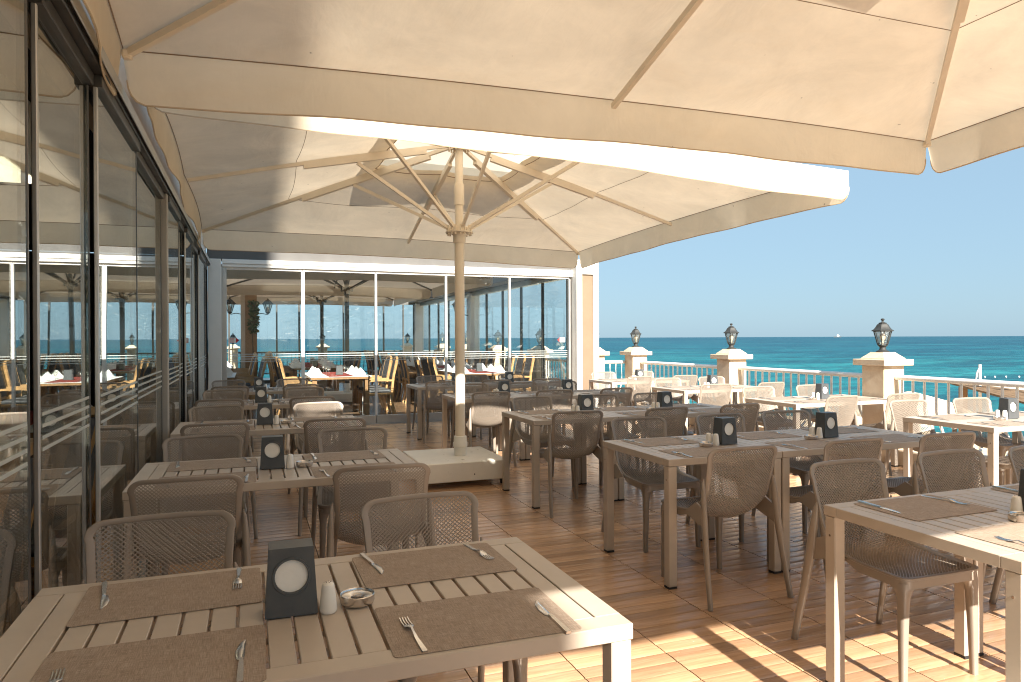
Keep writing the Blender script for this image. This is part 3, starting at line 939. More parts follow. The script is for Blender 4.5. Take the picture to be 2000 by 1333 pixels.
def parasol(loc, ez, tilt, label, mat='canvas', pole_h=None, metal='frame_paint', base=True):
    h = 2.5
    zt = ez + 0.61
    tx, ty, txy = tilt
    T_ = lambda x, y: tx * x + ty * y + txy * x * y
    t = thing('parasol', label, 'parasol', loc, 0, 'large square parasols')

    def zf(x, y, s, f, i):
        ze = ez - (0.035 if True else 0) * (1 - abs(((i + f) % 2) - 1.0))     # mid-sides a little lower than corners
        z = zt - (zt - ze) * s - 0.030 * math.sin(math.pi * f) * math.sin(math.pi * min(1, s))
        return z + T_(x, y)

    def pt(s, qq, dz=0.0):
        e, f, i = per_pt(qq, h)
        x, y = e.x * s, e.y * s
        w_ = math.sin(math.pi * f) * (1 - abs(2 * s - 1.1) ** 3 * 0.6)
        w_ *= 0.5 * mnoise.noise((x * 1.1 + loc[1], y * 1.1, 1.0)) + 0.35 * mnoise.noise((x * 2.6, y * 2.6 + loc[1], 4.0)) + 0.3 * math.sin(math.atan2(y, x) * 26 + 3 * s) * max(0, s - 0.55)
        return (x, y, zf(x, y, s, f, i) + dz + 0.030 * w_ * (s < 0.99))

    NA, S0 = 96, 0.27
    ss = [S0 + (1 - S0) * k / 22 for k in range(23)]
    c = MB()
    for s in ss:
        c.v.extend(pt(s, 8 * j / NA, 0.025 * (1 if s <= S0 + 0.01 else 0)) for j in range(NA))
    for k in range(22):
        for j in range(NA):
            a, b = k * NA + j, k * NA + (j + 1) % NA
            c.f.append((a, b, b + NA, a + NA))
    canopy = c.obj('canopy', M[mat], t, 60)
    # hem seams and panel seams stitched under the cloth
    sm = MB()
    for s, r_ in ((0.997, 0.0030), (0.62, 0.0022), (0.285, 0.004)):
        sm.tube([pt(s, 8 * j / 96, -0.004) for j in range(97)], r_, 4, cap=False)
    sm.obj('seam', M['seam'], canopy)
    # four valances
    rv = random.Random(int(loc[1] * 10) + 2)
    for side in range(4):
        q0 = 1 + side * 2
        v = MB()
        n = 48
        ph = rv.uniform(0, 6)
        rows = 5
        e0, _, _ = per_pt(q0, h)
        e1, _, _ = per_pt(q0 + 2, h)
        d = (e1 - e0).normalized()
        nrm = Vector((d.y, -d.x))
        for j in range(n + 1):
            u = j / n
            u = 0.5 - 0.5 * math.cos(math.pi * u)
            e, f, i = per_pt(q0 + 2 * u, h)
            z0 = zf(e.x, e.y, 1.0, f, i)
            e_c = min(u, 1 - u) * 5.0
            rad = 0.085
            drop = 0.245
            if e_c < rad + 0.012:
                k_ = max(0.0, min(1.0, (e_c - 0.0) / (rad + 0.012)))
                drop = 0.13 + (0.245 - 0.13) * math.sqrt(max(0.0, 1 - (1 - k_) ** 2))
            for r_ in range(rows):
                g = r_ / (rows - 1)
                wob = 0.016 * g * math.sin(u * 17 + ph) + 0.009 * g * math.sin(u * 39 + ph * 2)
                inset = 0.018 * g * max(0.0, 1 - e_c / 0.10)
                sgn = 1 if u < 0.5 else -1
                p = e - nrm * (wob - 0.010 * g) + d * (sgn * inset)
                v.v.append((p.x, p.y, z0 - drop * g))
        for j in range(n):
            for r_ in range(rows - 1):
                a = j * rows + r_
                v.f.append((a, a + 1, a + rows + 1, a + rows))
        vo = v.obj('valance', M['canvas_valance' if mat == 'canvas' else mat], t, 60)
        hm = MB(); hm.tube([v.v[j * rows + rows - 1] for j in range(n + 1)], 0.0045, 5)
        hm.obj('hem', M['hem'], vo, 60)
    # vent cap
    cap_ = MB()
    for k in range(6):
        s = 0.02 + 0.34 * k / 5
        for j in range(NA):
            e, f, i = per_pt(8 * j / NA, h)
            x, y = e.x * s, e.y * s
            cap_.v.append((x, y, zt + 0.19 - 0.58 * s + T_(x, y)))
    for j in range(NA):
        e, f, i = per_pt(8 * j / NA, h)
        x, y = e.x * 0.362, e.y * 0.362
        cap_.v.append((x, y, zt + 0.19 - 0.58 * 0.36 - 0.085 + T_(x, y)))
    for k in range(6):
        for j in range(NA):
            a, b = k * NA + j, k * NA + (j + 1) % NA
            cap_.f.append((a, b, b + NA, a + NA))
    cap_.obj('vent_cap', M['canvas_vent' if mat == 'canvas' else mat], t, 30)
    # ribs and struts
    fm = M[metal]
    for i in range(8):
        e, f, _ = per_pt(i, h)
        corner = i % 2 == 1
        L = e.length
        dr = e / L

        def rp(dist, dz):
            s = dist / L
            x, y = dr.x * dist, dr.y * dist
            return (x, y, zf(x, y, s, 0.0, i) + dz)
        r1 = MB(); r1.tube([rp(0.08, -0.045), rp(L * 0.5, -0.036), rp(L * 0.985, -0.030 if corner else -0.062)], [0.018, 0.018, 0.016], rect=True, sx=0.85)
        rib = r1.obj('rib', fm, t)
        d2 = 1.52 if not corner else 2.0
        r2 = MB(); r2.tube([rp(0.34, -0.080), rp(d2, -0.072)], [0.020, 0.020], rect=True, sx=1.1)
        r2.obj('rib_sleeve', fm, rib)
        d3 = 1.02 if not corner else 1.30
        a = Vector((dr.x * 0.125, dr.y * 0.125, 2.555))
        st_ = MB(); st_.tube([a, Vector(rp(d3, -0.10))], 0.0165, rect=True, sx=0.8)
        st_.obj('strut', fm, t)
        if corner:
            tp = MB(); tp.box(-0.022, 0.022, -0.022, 0.022, -0.030, 0.012, 0.008)
            o = tp.obj('rib_tip', fm, rib)
            o.location = rp(L * 0.99, -0.024)
    # pole, hubs
    p = MB(); p.lathe([(0.050, 0.24), (0.050, 2.42)], n=24)
    p.lathe([(0.041, 2.42), (0.041, 2.78), (0.050, 2.785), (0.050, 3.0), (0.040, 3.005), (0.040, zt - 0.03)], n=24)
    p.obj('pole', fm, t, 40)
    hb = MB(); hb.lathe([(0.060, 2.40), (0.064, 2.41), (0.064, 2.47), (0.075, 2.49), (0.140, 2.50), (0.142, 2.512), (0.060, 2.516), (0.058, 2.57)], n=28)
    for i in range(8):
        e, _, _ = per_pt(i, h)
        dr = e / e.length
        nn = Vector((-dr.y, dr.x))
        for s in (-1, 1):
            c0 = dr * 0.118 + nn * 0.021 * s
            hb.tube([(c0.x, c0.y, 2.512), (c0.x, c0.y, 2.575)], 0.011, 4)
            hb.lathe([(0.009, 2.478), (0.009, 2.50)], (c0.x, c0.y, 0), 6)
    hb.obj('runner_hub', fm, t, 40)
    th = MB(); th.lathe([(0.050, zt - 0.10), (0.085, zt - 0.09), (0.088, zt - 0.03), (0.05, zt - 0.02), (0.02, zt + 0.12)], n=24)
    for i in range(8):
        e, _, _ = per_pt(i, h)
        dr = e / e.length
        nn = Vector((-dr.y, dr.x))
        for s in (-1, 1):
            c0 = dr * 0.10 + nn * 0.024 * s
            th.tube([(c0.x, c0.y, zt - 0.115), (c0.x, c0.y, zt - 0.025)], 0.010, 4)
    th.obj('top_hub', fm, t, 40)
    if base:
        b = MB(); b.box(-0.49, 0.37, -0.42, 0.48, 0.062, 0.245, 0.006)
        bo = b.obj('weighted_base', M['base_paint'], t)
        hl = MB(); hl.tube([(0.02, -0.4215, 0.125), (0.02, -0.4205, 0.125)], 0.007, 8)
        hl.obj('bolt_hole', M['black_rubber'], bo)
        k = MB(); k.lathe([(0.064, 0.2455), (0.064, 0.33), (0.072, 0.335), (0.072, 0.375), (0.066, 0.385), (0.064, 0.44), (0.0505, 0.445)], n=28)
        k.obj('pole_collar', M['base_paint'], t, 40)
        for sx in (-1, 1):
            for sy in (-1, 1):
                w = MB(); cx_, cy_ = -0.06 + sx * 0.385, 0.03 + sy * 0.38
                w.tube([(cx_ - 0.014, cy_, 0.032), (cx_ + 0.014, cy_, 0.032)], 0.031, 16)
                w.box(cx_ - 0.02, cx_ + 0.02, cy_ - 0.02, cy_ + 0.02, 0.045, 0.0615)
                w.obj('caster', M['black_rubber'], t, 40)
    return t
parasol((2.00, 1.20, 0), 2.915, (0.010, -0.031, 0.0), 'big cream parasol overhead, its canopy filling the top of the photo')
parasol((2.00, 6.90, 0), 2.838, (-0.026, -0.026, 0.004), 'cream parasol with pole and white weighted base in mid terrace')
parasol((2.02, 15.95, 0), 2.785, (0.0, 0.0, 0.0), 'grey-looking parasol inside the far dining room, nearer one', 'canvas_shaded', metal='alu_dark')
parasol((1.95, 20.98, 0), 2.785, (0.0, 0.0, 0.0), 'grey-looking parasol inside the far dining room, farther one', 'canvas_shaded', metal='alu_dark')

# ================================================================== PERFORATED CHAIR
def catmull(P, t):
    n = len(P) - 1
    x = min(max(t, 0.0), 1.0) * n
    i = min(int(x), n - 1)
    f = x - i
    p0 = P[max(i - 1, 0)]; p1 = P[i]; p2 = P[i + 1]; p3 = P[min(i + 2, n)]
    return tuple(0.5 * (2 * b + (c - a) * f + (2 * a - 5 * b + 4 * c - d) * f * f + (-a + 3 * b - 3 * c + d) * f ** 3) for a, b, c, d in zip(p0, p1, p2, p3))

SIDE = [(0.255, 0.452), (0.130, 0.458), (0.000, 0.464), (-0.105, 0.490), (-0.178, 0.560), (-0.212, 0.650), (-0.238, 0.745), (-0.262, 0.835)]
CENT = [(0.255, 0.450), (0.130, 0.440), (0.000, 0.428), (-0.125, 0.425), (-0.218, 0.478), (-0.252, 0.590), (-0.270, 0.715), (-0.280, 0.842)]
WID = [0.222, 0.226, 0.226, 0.223, 0.219, 0.219, 0.224, 0.231]
LEN = 0.90

def arc_table(P):
    N = 400
    pts = [catmull(P, k / N) for k in range(N + 1)]
    d = [0.0]
    for k in range(N):
        d.append(d[-1] + math.dist(pts[k], pts[k + 1]))
    return d
ARC_C = arc_table(CENT)
ARC_S = arc_table(SIDE)
def inv_arc(tab, f):
    tgt = f * tab[-1]
    lo, hi = 0, len(tab) - 1
    while hi - lo > 1:
        m = (lo + hi) // 2
        if tab[m] < tgt:
            lo = m
        else:
            hi = m
    g = (tgt - tab[lo]) / max(1e-9, tab[hi] - tab[lo])
    return (lo + g) / (len(tab) - 1)
_ts = [inv_arc(ARC_S, k / 300) for k in range(301)]
_tc = [inv_arc(ARC_C, k / 300) for k in range(301)]
def lut(tab, f):
    x = min(max(f, 0), 1) * 300
    i = min(int(x), 299)
    return tab[i] + (tab[i + 1] - tab[i]) * (x - i)

def half_w(a):
    t = lut(_ts, a / LEN)
    return catmull([(w, 0) for w in WID], t)[0]

def shell(a, x):
    """a: 0 at the seat front .. LEN at the top of the back; x: lateral"""
    f = a / LEN
    w = half_w(a)
    k = max(0.0, 1 - (x / w) ** 2)
    s = catmull(SIDE, lut(_ts, f))
    c = catmull(CENT, lut(_tc, f))
    return Vector((x, s[0] + (c[0] - s[0]) * k, s[1] + (c[1] - s[1]) * k))

def shell_n(a, x):
    e = 0.004
    da = shell(min(a + e, LEN), x) - shell(max(a - e, 0), x)
    dx = shell(a, x + e) - shell(a, x - e)
    n = dx.cross(da)
    n.normalize()
    return n

def inside(a, x, inset):
    w = half_w(a) - inset
    if abs(x) > w or a < inset or a > LEN - inset:
        return False
    for a0, rc, sg in ((LEN, 0.058, 1), (0.0, 0.05, -1)):
        r = max(0.005, rc - inset)
        aa = (LEN - inset - r) if sg > 0 else (inset + r)
        if (a - aa) * sg > 0 and abs(x) > w - r:
            if (a - aa) ** 2 + (abs(x) - (w - r)) ** 2 > r * r:
                return False
    return True

def lattice():
    p = 0.0168
    hp = p / 2
    ho = 0.74
    na, nx = int(LEN / hp), int(0.24 / hp)
    V, F, vid = [], [], {}
    th = 0.0030
    def vert(a, x, s):
        P_ = shell(a, x)
        n = shell_n(a, x)
        V.append(tuple(P_ + n * (th * s)))
        return len(V) - 1
    def shared(i, j, s):
        k = (i, j, s)
        if k not in vid:
            vid[k] = vert(min(max(i * hp, 0), LEN), j * hp, s)
        return vid[k]
    for i in range(1, na):
        for j in range(-nx, nx + 1):
            if (i + j) % 2:
                continue
            a, x = i * hp, j * hp
            if not (inside(a, x, 0.019) or (a > LEN - 0.12 and abs(x) < half_w(a) - 0.05 and inside(a, x, 0.009))):
                continue
            outer = [(i + 1, j), (i, j + 1), (i - 1, j), (i, j - 1)]
            inner = [(a + hp * ho, x), (a, x + hp * ho), (a - hp * ho, x), (a, x - hp * ho)]
            O1 = [shared(m, n, 1) for m, n in outer]
            O2 = [shared(m, n, -1) for m, n in outer]
            I1 = [vert(m, n, 1) for m, n in inner]
            I2 = [vert(m, n, -1) for m, n in inner]
            for k in range(4):
                l = (k + 1) % 4
                F.append((O1[k], O1[l], I1[l], I1[k]))
                F.append((O2[l], O2[k], I2[k], I2[l]))
                F.append((I1[k], I1[l], I2[l], I2[k]))
    return V, F

def boundary(inset, n_side=44):
    """closed loop in (a, x), counter-clockwise from the seat front"""
    pts = []
    r1, r0 = 0.058 - inset, 0.05 - inset
    def arc(ac, xc, r, a0, a1, n=7):
        for k in range(n + 1):
            g = a0 + (a1 - a0) * k / n
            pts.append((ac + r * math.cos(g), xc + r * math.sin(g)))
    w0 = half_w(0.0) - inset
    w1 = half_w(LEN) - inset
    A0, A1 = inset, LEN - inset
    for k in range(8):
        pts.append((A0, -(w0 - r0) + 2 * (w0 - r0) * k / 8))
    arc(A0 + r0, w0 - r0, r0, math.pi, math.pi / 2)
    for k in range(1, n_side):
        a = A0 + r0 + (A1 - r1 - A0 - r0) * k / n_side
        pts.append((a, half_w(a) - inset))
    arc(A1 - r1, w1 - r1, r1, math.pi / 2, 0)
    for k in range(1, 12):
        pts.append((A1, (w1 - r1) - 2 * (w1 - r1) * k / 12))
    arc(A1 - r1, -(w1 - r1), r1, 0, -math.pi / 2)
    for k in range(1, n_side):
        a = A1 - r1 - (A1 - r1 - A0 - r0) * k / n_side
        pts.append((a, -(half_w(a) - inset)))
    arc(A0 + r0, -(w0 - r0), r0, -math.pi / 2, -math.pi)
    return pts

def chair_meshes():
    d = {}
    m = M['taupe_plastic']
    V, F = lattice()
    me = bpy.data.meshes.new('perforated_shell')
    me.from_pydata(V, [], F)
    me.materials.append(m)
    me.update()
    d['perforated_shell'] = me
    lp = boundary(0.014)
    n = len(lp)
    rim = MB()
    prof = [(-0.013, 0.0032), (-0.009, 0.0048), (0.009, 0.0056), (0.0132, 0.0035), (0.0132, -0.0045), (0.009, -0.0065), (-0.009, -0.0048), (-0.013, -0.0032)]
    rings = []
    flip = None
    for k in range(n):
        a, x = lp[k]
        b = lp[(k + 1) % n]; c = lp[k - 1]
        T_ = (shell(b[0], b[1]) - shell(c[0], c[1])).normalized()
        N_ = shell_n(a, x)
        O_ = T_.cross(N_)
        P_ = shell(a, x)
        if flip is None:                     # loop runs one way round: decide the outward side once
            flip = -1.0 if (shell(0.45, 0.0) - P_).dot(O_) > 0 else 1.0
        O_ = O_ * flip
        tk = max(0.0, min(1.0, (a - (LEN - 0.05)) / 0.03)) * max(0.0, min(1.0, (half_w(a) - 0.02 - abs(x)) / 0.03))
        rings.append([P_ + O_ * (u if u > 0 else u * (1 - 0.55 * tk)) + N_ * v for u, v in prof])
    rings.append(rings[0])
    rim.loft(rings, cap=False)
    d['shell_rim'] = rim.mesh('shell_rim', m, 60)
    # apron below the seat edge
    ap = MB()
    path = []
    for k in range(19):
        a = 0.40 - (0.40 - 0.055) * k / 18
        path.append((a, half_w(a) - 0.012))
    for k in range(1, 7):
        g = math.pi / 2 + math.pi / 2 * k / 6
        path.append((0.055 + 0.045 * math.cos(g), half_w(0) - 0.057 + 0.045 * math.sin(g)))
    path = path + [(a, -x) for a, x in path[::-1]]
    rings = []
    for k, (a, x) in enumerate(path):
        P_ = shell(a, x)
        hgt = 0.040 * min(1.0, 0.25 + (0.40 - a) / 0.16) if a > 0.26 else 0.040
        b = path[min(k + 1, len(path) - 1)]; c = path[max(k - 1, 0)]
        T_ = shell(*b) - shell(*c)
        o = Vector((T_.y, -T_.x, 0)).normalized() * 0.006
        dn = Vector((0, 0, -hgt))
        t0 = Vector((0, 0, -0.004))
        rings.append([P_ + o + t0, P_ + o + dn, P_ - o + dn, P_ - o + t0])
    ap.loft(rings)
    d['seat_frame'] = ap.mesh('seat_frame', m, 40)
    def rsq(cx, cy, z, wx, wy, c=0.35):
        q_ = []
        for sx, sy in ((1, 1), (-1, 1), (-1, -1), (1, -1)):
            o = [(sx * wx, sy * wy * (1 - c)), (sx * wx * (1 - c), sy * wy)]
            if sx * sy < 0:
                o = o[::-1]
            q_.extend(o)
        return [(cx + a, cy + b, z) for a, b in q_]
    legs = []
    for s in (-1, 1):
        l = MB()
        fx, fy = s * 0.192, 0.222
        secs = [(0.0, 0.0135, 0.0135, 0.008, 0.006), (0.20, 0.0165, 0.0165, 0.004, 0.003), (0.345, 0.0195, 0.0195, 0, 0), (0.375, 0.022, 0.022, -0.001, -0.001), (0.40, 0.029, 0.028, -0.006, -0.006), (0.415, 0.040, 0.038, -0.016, -0.016), (0.425, 0.052, 0.050, -0.028, -0.027), (0.432, 0.054, 0.052, -0.030, -0.029)]
        l.loft([rsq(fx + s * dx, fy + dy, z, wx, wy) for z, wx, wy, dx, dy in secs])
        legs.append(l.mesh('front_leg', m, 50))
    for s in (-1, 1):
        l = MB()
        l.tube([(s * 0.226, -0.212, 0.668), (s * 0.231, -0.214, 0.640), (s * 0.236, -0.222, 0.56), (s * 0.240, -0.236, 0.44), (s * 0.250, -0.268, 0.25), (s * 0.262, -0.318, 0.0)],
               [0.003, 0.012, 0.019, 0.0225, 0.0195, 0.0165], 10, sx=0.78)
        # web joining the leg to the seat side
        l.loft([[(s * 0.222, -0.225, 0.50), (s * 0.222, -0.150, 0.53), (s * 0.222, -0.04, 0.455), (s * 0.222, -0.235, 0.40)], [(s * 0.236, -0.225, 0.50), (s * 0.234, -0.150, 0.53), (s * 0.232, -0.04, 0.455), (s * 0.240, -0.235, 0.40)]])
        legs.append(l.mesh('rear_leg', m, 50))
    d['legs'] = legs
    return d
CM = chair_meshes()

def make_chair(label, loc, rz):
    t = thing('perforated_chair', label, 'chair', loc, rz, 'perforated taupe chairs')
    for nm in ('perforated_shell', 'shell_rim', 'seat_frame'):
        inst(nm, CM[nm], t)
    for nm, me in zip(('front_leg', 'front_leg', 'rear_leg', 'rear_leg'), CM['legs']):
        inst(nm, me, t)
    return t
chair0 = None
chair_kids = None
rc = random.Random(21)
def chair(label, x, y, rz, jit=1.0):
    global chair0, chair_kids
    x += rc.uniform(-0.018, 0.018) * jit
    y += rc.uniform(-0.02, 0.02) * jit
    rz += R(rc.uniform(-6, 6)) * jit
    if chair0 is None:
        chair0 = make_chair(label, (x, y, 0), rz)
        chair_kids = list(chair0.children)
        return chair0
    return copy_tree(chair0, (x, y, 0), rz, label, chair_kids)

# ================================================================== TABLES
TH = 0.74
def table_meshes(lx, ly=0.80):
    m = M['taupe_paint']
    hx, hy = lx / 2, ly / 2
    fr = MB()
    b, z0, z1 = 0.068, TH - 0.040, TH
    fr.box(-hx, hx, -hy, -hy + b, z0, z1, 0.0025)
    fr.box(-hx, hx, hy - b, hy, z0, z1, 0.0025)
    fr.box(-hx, -hx + b, -hy + b + 0.0005, hy - b - 0.0005, z0, z1 - 0.0003, 0.0015)
    fr.box(hx - b, hx, -hy + b + 0.0005, hy - b - 0.0005, z0, z1 - 0.0003, 0.0015)
    sup = MB()
    for yy in (-0.14, 0.14):
        sup.box(-hx + b + 0.001, hx - b - 0.001, yy - 0.018, yy + 0.018, TH - 0.050, TH - 0.0225)
    inner = lx - 2 * b
    n = int(round(inner / 0.0635))
    pitch = inner / n
    sl = MB(); sl.box(-pitch / 2 + 0.0038, pitch / 2 - 0.0038, -hy + b + 0.001, hy - b - 0.001, TH - 0.022, TH - 0.0008, 0.002)
    lg = MB(); lg.box(-0.027, 0.027, -0.027, 0.027, 0.012, TH - 0.0405, 0.004)
    ft = MB(); ft.box(-0.0265, 0.0265, -0.0265, 0.0265, 0.0, 0.012)
    bt = MB(); bt.tube([(-0.0285, 0, TH - 0.12), (-0.0265, 0, TH - 0.12)], 0.005, 8)
    return dict(top_frame=fr.mesh('top_frame', m), under_beam=sup.mesh('under_beam', m), slat=sl.mesh('slat', m), leg=lg.mesh('leg', m), foot=ft.mesh('foot_cap', M['black_rubber']), bolt=bt.mesh('bolt', M['steel']),
                n=n, pitch=pitch, hx=hx, hy=hy, b=b)
T140, T80 = table_meshes(1.42), table_meshes(0.80)

def table(tm, label, cx, cy, rz=0.0):
    t = thing('slatted_table', label, 'table', (cx, cy, 0), rz, 'taupe slatted tables')
    inst('top_frame', tm['top_frame'], t)
    inst('under_beam', tm['under_beam'], t)
    for k in range(tm['n']):
        inst('slat', tm['slat'], t, (-tm['hx'] + tm['b'] + (k + 0.5) * tm['pitch'], 0, 0))
    for sx in (-1, 1):
        for sy in (-1, 1):
            l = inst('leg', tm['leg'], t, (sx * (tm['hx'] - 0.030), sy * (tm['hy'] - 0.030), 0))
            inst('foot_cap', tm['foot'], l)
            if sx < 0:
                inst('bolt', tm['bolt'], l)
    return t

# ------------------------------------------------------------------ table ware
def mat_mesh():
    w, h, r, th = 0.225, 0.150, 0.013, 0.0016
    pts = []
    for cx, cy, a0 in ((w - r, h - r, 0), (-w + r, h - r, 90), (-w + r, -h + r, 180), (w - r, -h + r, 270)):
        for k in range(5):
            g = R(a0 + 90 * k / 4)
            pts.append((cx + r * math.cos(g), cy + r * math.sin(g)))
    m = MB()
    m.loft([[(x, y, 0) for x, y in pts], [(x, y, th) for x, y in pts]])
    return m.mesh('placemat', M['woven'])
MAT = mat_mesh()

def strip(secs, th):
    """flat piece: list of (y, half-width, z, x-offset)"""
    m = MB()
    rings = [[(xo - w, y, z), (xo + w, y, z), (xo + w * 0.8, y, z + th), (xo - w * 0.8, y, z + th)] for y, w, z, xo in secs]
    m.loft(rings)
    return m
def fork_meshes():
    h = strip([(-0.100, 0.0065, 0.0006, 0), (-0.095, 0.0075, 0.0006, 0), (-0.03, 0.0050, 0.0015, 0), (0.0, 0.0032, 0.006, 0), (0.022, 0.0032, 0.010, 0)], 0.0024)
    hd = strip([(0.020, 0.0035, 0.010, 0), (0.030, 0.0100, 0.0085, 0), (0.042, 0.0118, 0.0045, 0), (0.050, 0.0118, 0.0030, 0)], 0.0018)
    for k in range(4):
        x = -0.0098 + k * 0.00653
        s = strip([(0.049, 0.0019, 0.0030, x), (0.075, 0.0017, 0.0015, x), (0.096, 0.0011, 0.0045, x)], 0.0016)
        hd.add(s.v, s.f)
    return h.mesh('fork_handle', M['steel'], 40), hd.mesh('fork_head', M['steel'], 40)
def knife_meshes():
    h = strip([(-0.108, 0.0070, 0.0004, 0), (-0.100, 0.0082, 0.0004, 0), (-0.02, 0.0066, 0.0004, 0), (0.005, 0.0045, 0.0010, 0)], 0.0060)
    b = strip([(0.004, 0.0042, 0.0018, 0), (0.012, 0.0085, 0.0018, -0.003), (0.05, 0.0100, 0.0018, -0.0035), (0.085, 0.0072, 0.0018, -0.0005), (0.108, 0.0012, 0.0018, 0.0060)], 0.0014)
    return h.mesh('knife_handle', M['steel'], 40), b.mesh('knife_blade', M['steel'], 40)
FORK, KNIFE = fork_meshes(), knife_meshes()

def dispenser_meshes():
    H, wb, wt, db, dt = 0.168, 0.0635, 0.0535, 0.0475, 0.0385
    yf = lambda z: -(db + (dt - db) * z / H)
    xw = lambda z: wb + (wt - wb) * z / H
    m = MB()
    cz, cr, n = 0.098, 0.0405, 32
    cv = [(0.0 + cr * math.cos(2 * math.pi * k / n), yf(cz + cr * math.sin(2 * math.pi * k / n)), cz + cr * math.sin(2 * math.pi * k / n)) for k in range(n)]
    # front face: ring between the outline and the round window
    ol = []
    for k in range(n):
        a = 2 * math.pi * k / n
        dx, dz = math.cos(a), math.sin(a)
        tmax = 9
        for s in (-1, 1):
            # side lines x = s*(wb + (wt-wb) z/H)
            k_ = (wt - wb) / H
            den = dx - s * k_ * dz
            if abs(den) > 1e-6:
                tt = s * (wb + k_ * cz) / den
                if tt > 0:
                    tmax = min(tmax, tt)
        if dz > 1e-6:
            tmax = min(tmax, (H - cz) / dz)
        if dz < -1e-6:
            tmax = min(tmax, -cz / dz)
        z = cz + dz * tmax
        ol.append((dx * tmax, yf(z), z))
    m.loft([ol, cv], cap=False)
    inn = [(x * 1.0, y + 0.009, z) for x, y, z in cv]
    m.loft([cv, inn], cap=False)
    cr_ = lambda z, s: [(-xw(z), s * -yf(z) * 1, z), (xw(z), s * -yf(z), z)]
    A = [(-wb, -db, 0), (wb, -db, 0), (wb, db, 0), (-wb, db, 0)]
    B = [(-wt, -dt, H), (wt, -dt, H), (wt, dt, H), (-wt, dt, H)]
    o = len(m.v)
    m.v.extend(A + B)
    # corners of the front face left out by the ring
    m.f += [(o + 1, o + 2, o + 6, o + 5), (o + 2, o + 3, o + 7, o + 6), (o + 3, o, o + 4, o + 7), (o + 4, o + 5, o + 6, o + 7), (o + 3, o + 2, o + 1, o)]
    for cx, cz_ in ((A[0], None), (A[1], None), (B[0], None), (B[1], None)):
        ii = min(range(n), key=lambda k: 0)
    def near(pt, sx, sz):
        c = [k for k in range(n) if ol[k][0] * sx > 0]
        # the two outline points either side of the corner
        side = [k for k in c if abs(abs(ol[k][0]) - xw(ol[k][2])) < 1e-5]
        flat = [k for k in c if abs(ol[k][2] - pt[2]) < 1e-5]
        s_ = min(side, key=lambda k: abs(ol[k][2] - pt[2]))
        f_ = min(flat, key=lambda k: abs(ol[k][0] - pt[0])) if flat else None
        return s_, f_
    for idx, pt, sx in ((0, A[0], -1), (1, A[1], 1), (4, B[0], -1), (5, B[1], 1)):
        s_, f_ = near(pt, sx, 0)
        if f_ is not None and f_ != s_:
            m.f.append((o + idx, s_, f_))
    body = m.mesh('dispenser_body', M['dispenser_plastic'], 30)
    rg = MB()
    rings = []
    for k in range(n + 1):
        a = 2 * math.pi * k / n
        dx, dz = math.cos(a), math.sin(a)
        rings.append([(dx * r_, yf(cz + dz * r_) - e, cz + dz * r_) for r_, e in ((0.0395, 0.0), (0.041, 0.0028), (0.0455, 0.0028), (0.047, 0.0))])
    rg.loft(rings, cap=False)
    ring = rg.mesh('window_ring', M['dispenser_plastic'], 50)
    pp = MB()
    pp.add([(x, y + 0.006, z) for i, (x, y, z) in enumerate(cv)] + [(0, yf(cz) + 0.0055, cz), ], [(k, (k + 1) % n, n) for k in range(n)])
    paper = pp.mesh('paper_napkins', M['paper'])
    ft = MB()
    for sx in (-1, 1):
        for sy in (-1, 1):
            ft.lathe([(0.006, -0.003), (0.006, 0.0)], (sx * 0.05, sy * 0.036, 0), 8)
    return dict(dispenser_body=body, window_ring=ring, paper_napkins=paper, rubber_feet=ft.mesh('rubber_feet', M['black_rubber']))
DM = dispenser_meshes()
sk = MB(); sk.lathe([(0.0, 0), (0.019, 0), (0.0215, 0.003), (0.0225, 0.010), (0.0205, 0.028), (0.0165, 0.062), (0.0150, 0.070), (0.0125, 0.074), (0.004, 0.0765), (0.0, 0.0768)], n=24, cap=False)
SHAKER = sk.mesh('shaker_body', M['ceramic'], 50)
sh = MB()
for k in range(5):
    a = 2 * math.pi * k / 5
    sh.lathe([(0.0011, 0.0745), (0.0011, 0.0768)], (0.006 * math.cos(a), 0.006 * math.sin(a), 0), 6)
SHOLES = sh.mesh('pouring_holes', M['black_rubber'])
ab = MB(); ab.lathe([(0.0, 0.0), (0.036, 0.0), (0.0425, 0.004), (0.0445, 0.010), (0.0445, 0.026), (0.0432, 0.0275), (0.0418, 0.026), (0.0412, 0.018)], n=36, cap=False)
ABASE = ab.mesh('ashtray_bowl', M['steel'], 40)
al = MB(); al.lathe([(0.0412, 0.018), (0.0390, 0.0215), (0.0200, 0.0195), (0.0165, 0.0175), (0.0150, 0.012), (0.0150, 0.004)], n=36, cap=False)
ALID = al.mesh('ashtray_lid', M['steel'], 40)

def mk(parts):
    def f(name, label, cat, loc, rz, group):
        t = thing(name, label, cat, loc, rz, group)
        for nm, me in parts:
            inst(nm, me, t)
        return t
    return f
mk_fork = mk((('fork_handle', FORK[0]), ('fork_head', FORK[1])))
mk_knife = mk((('knife_handle', KNIFE[0]), ('knife_blade', KNIFE[1])))
mk_disp = mk(tuple(DM.items()))
mk_shaker = mk((('shaker_body', SHAKER), ('pouring_holes', SHOLES)))
mk_ash = mk((('ashtray_bowl', ABASE), ('ashtray_lid', ALID)))

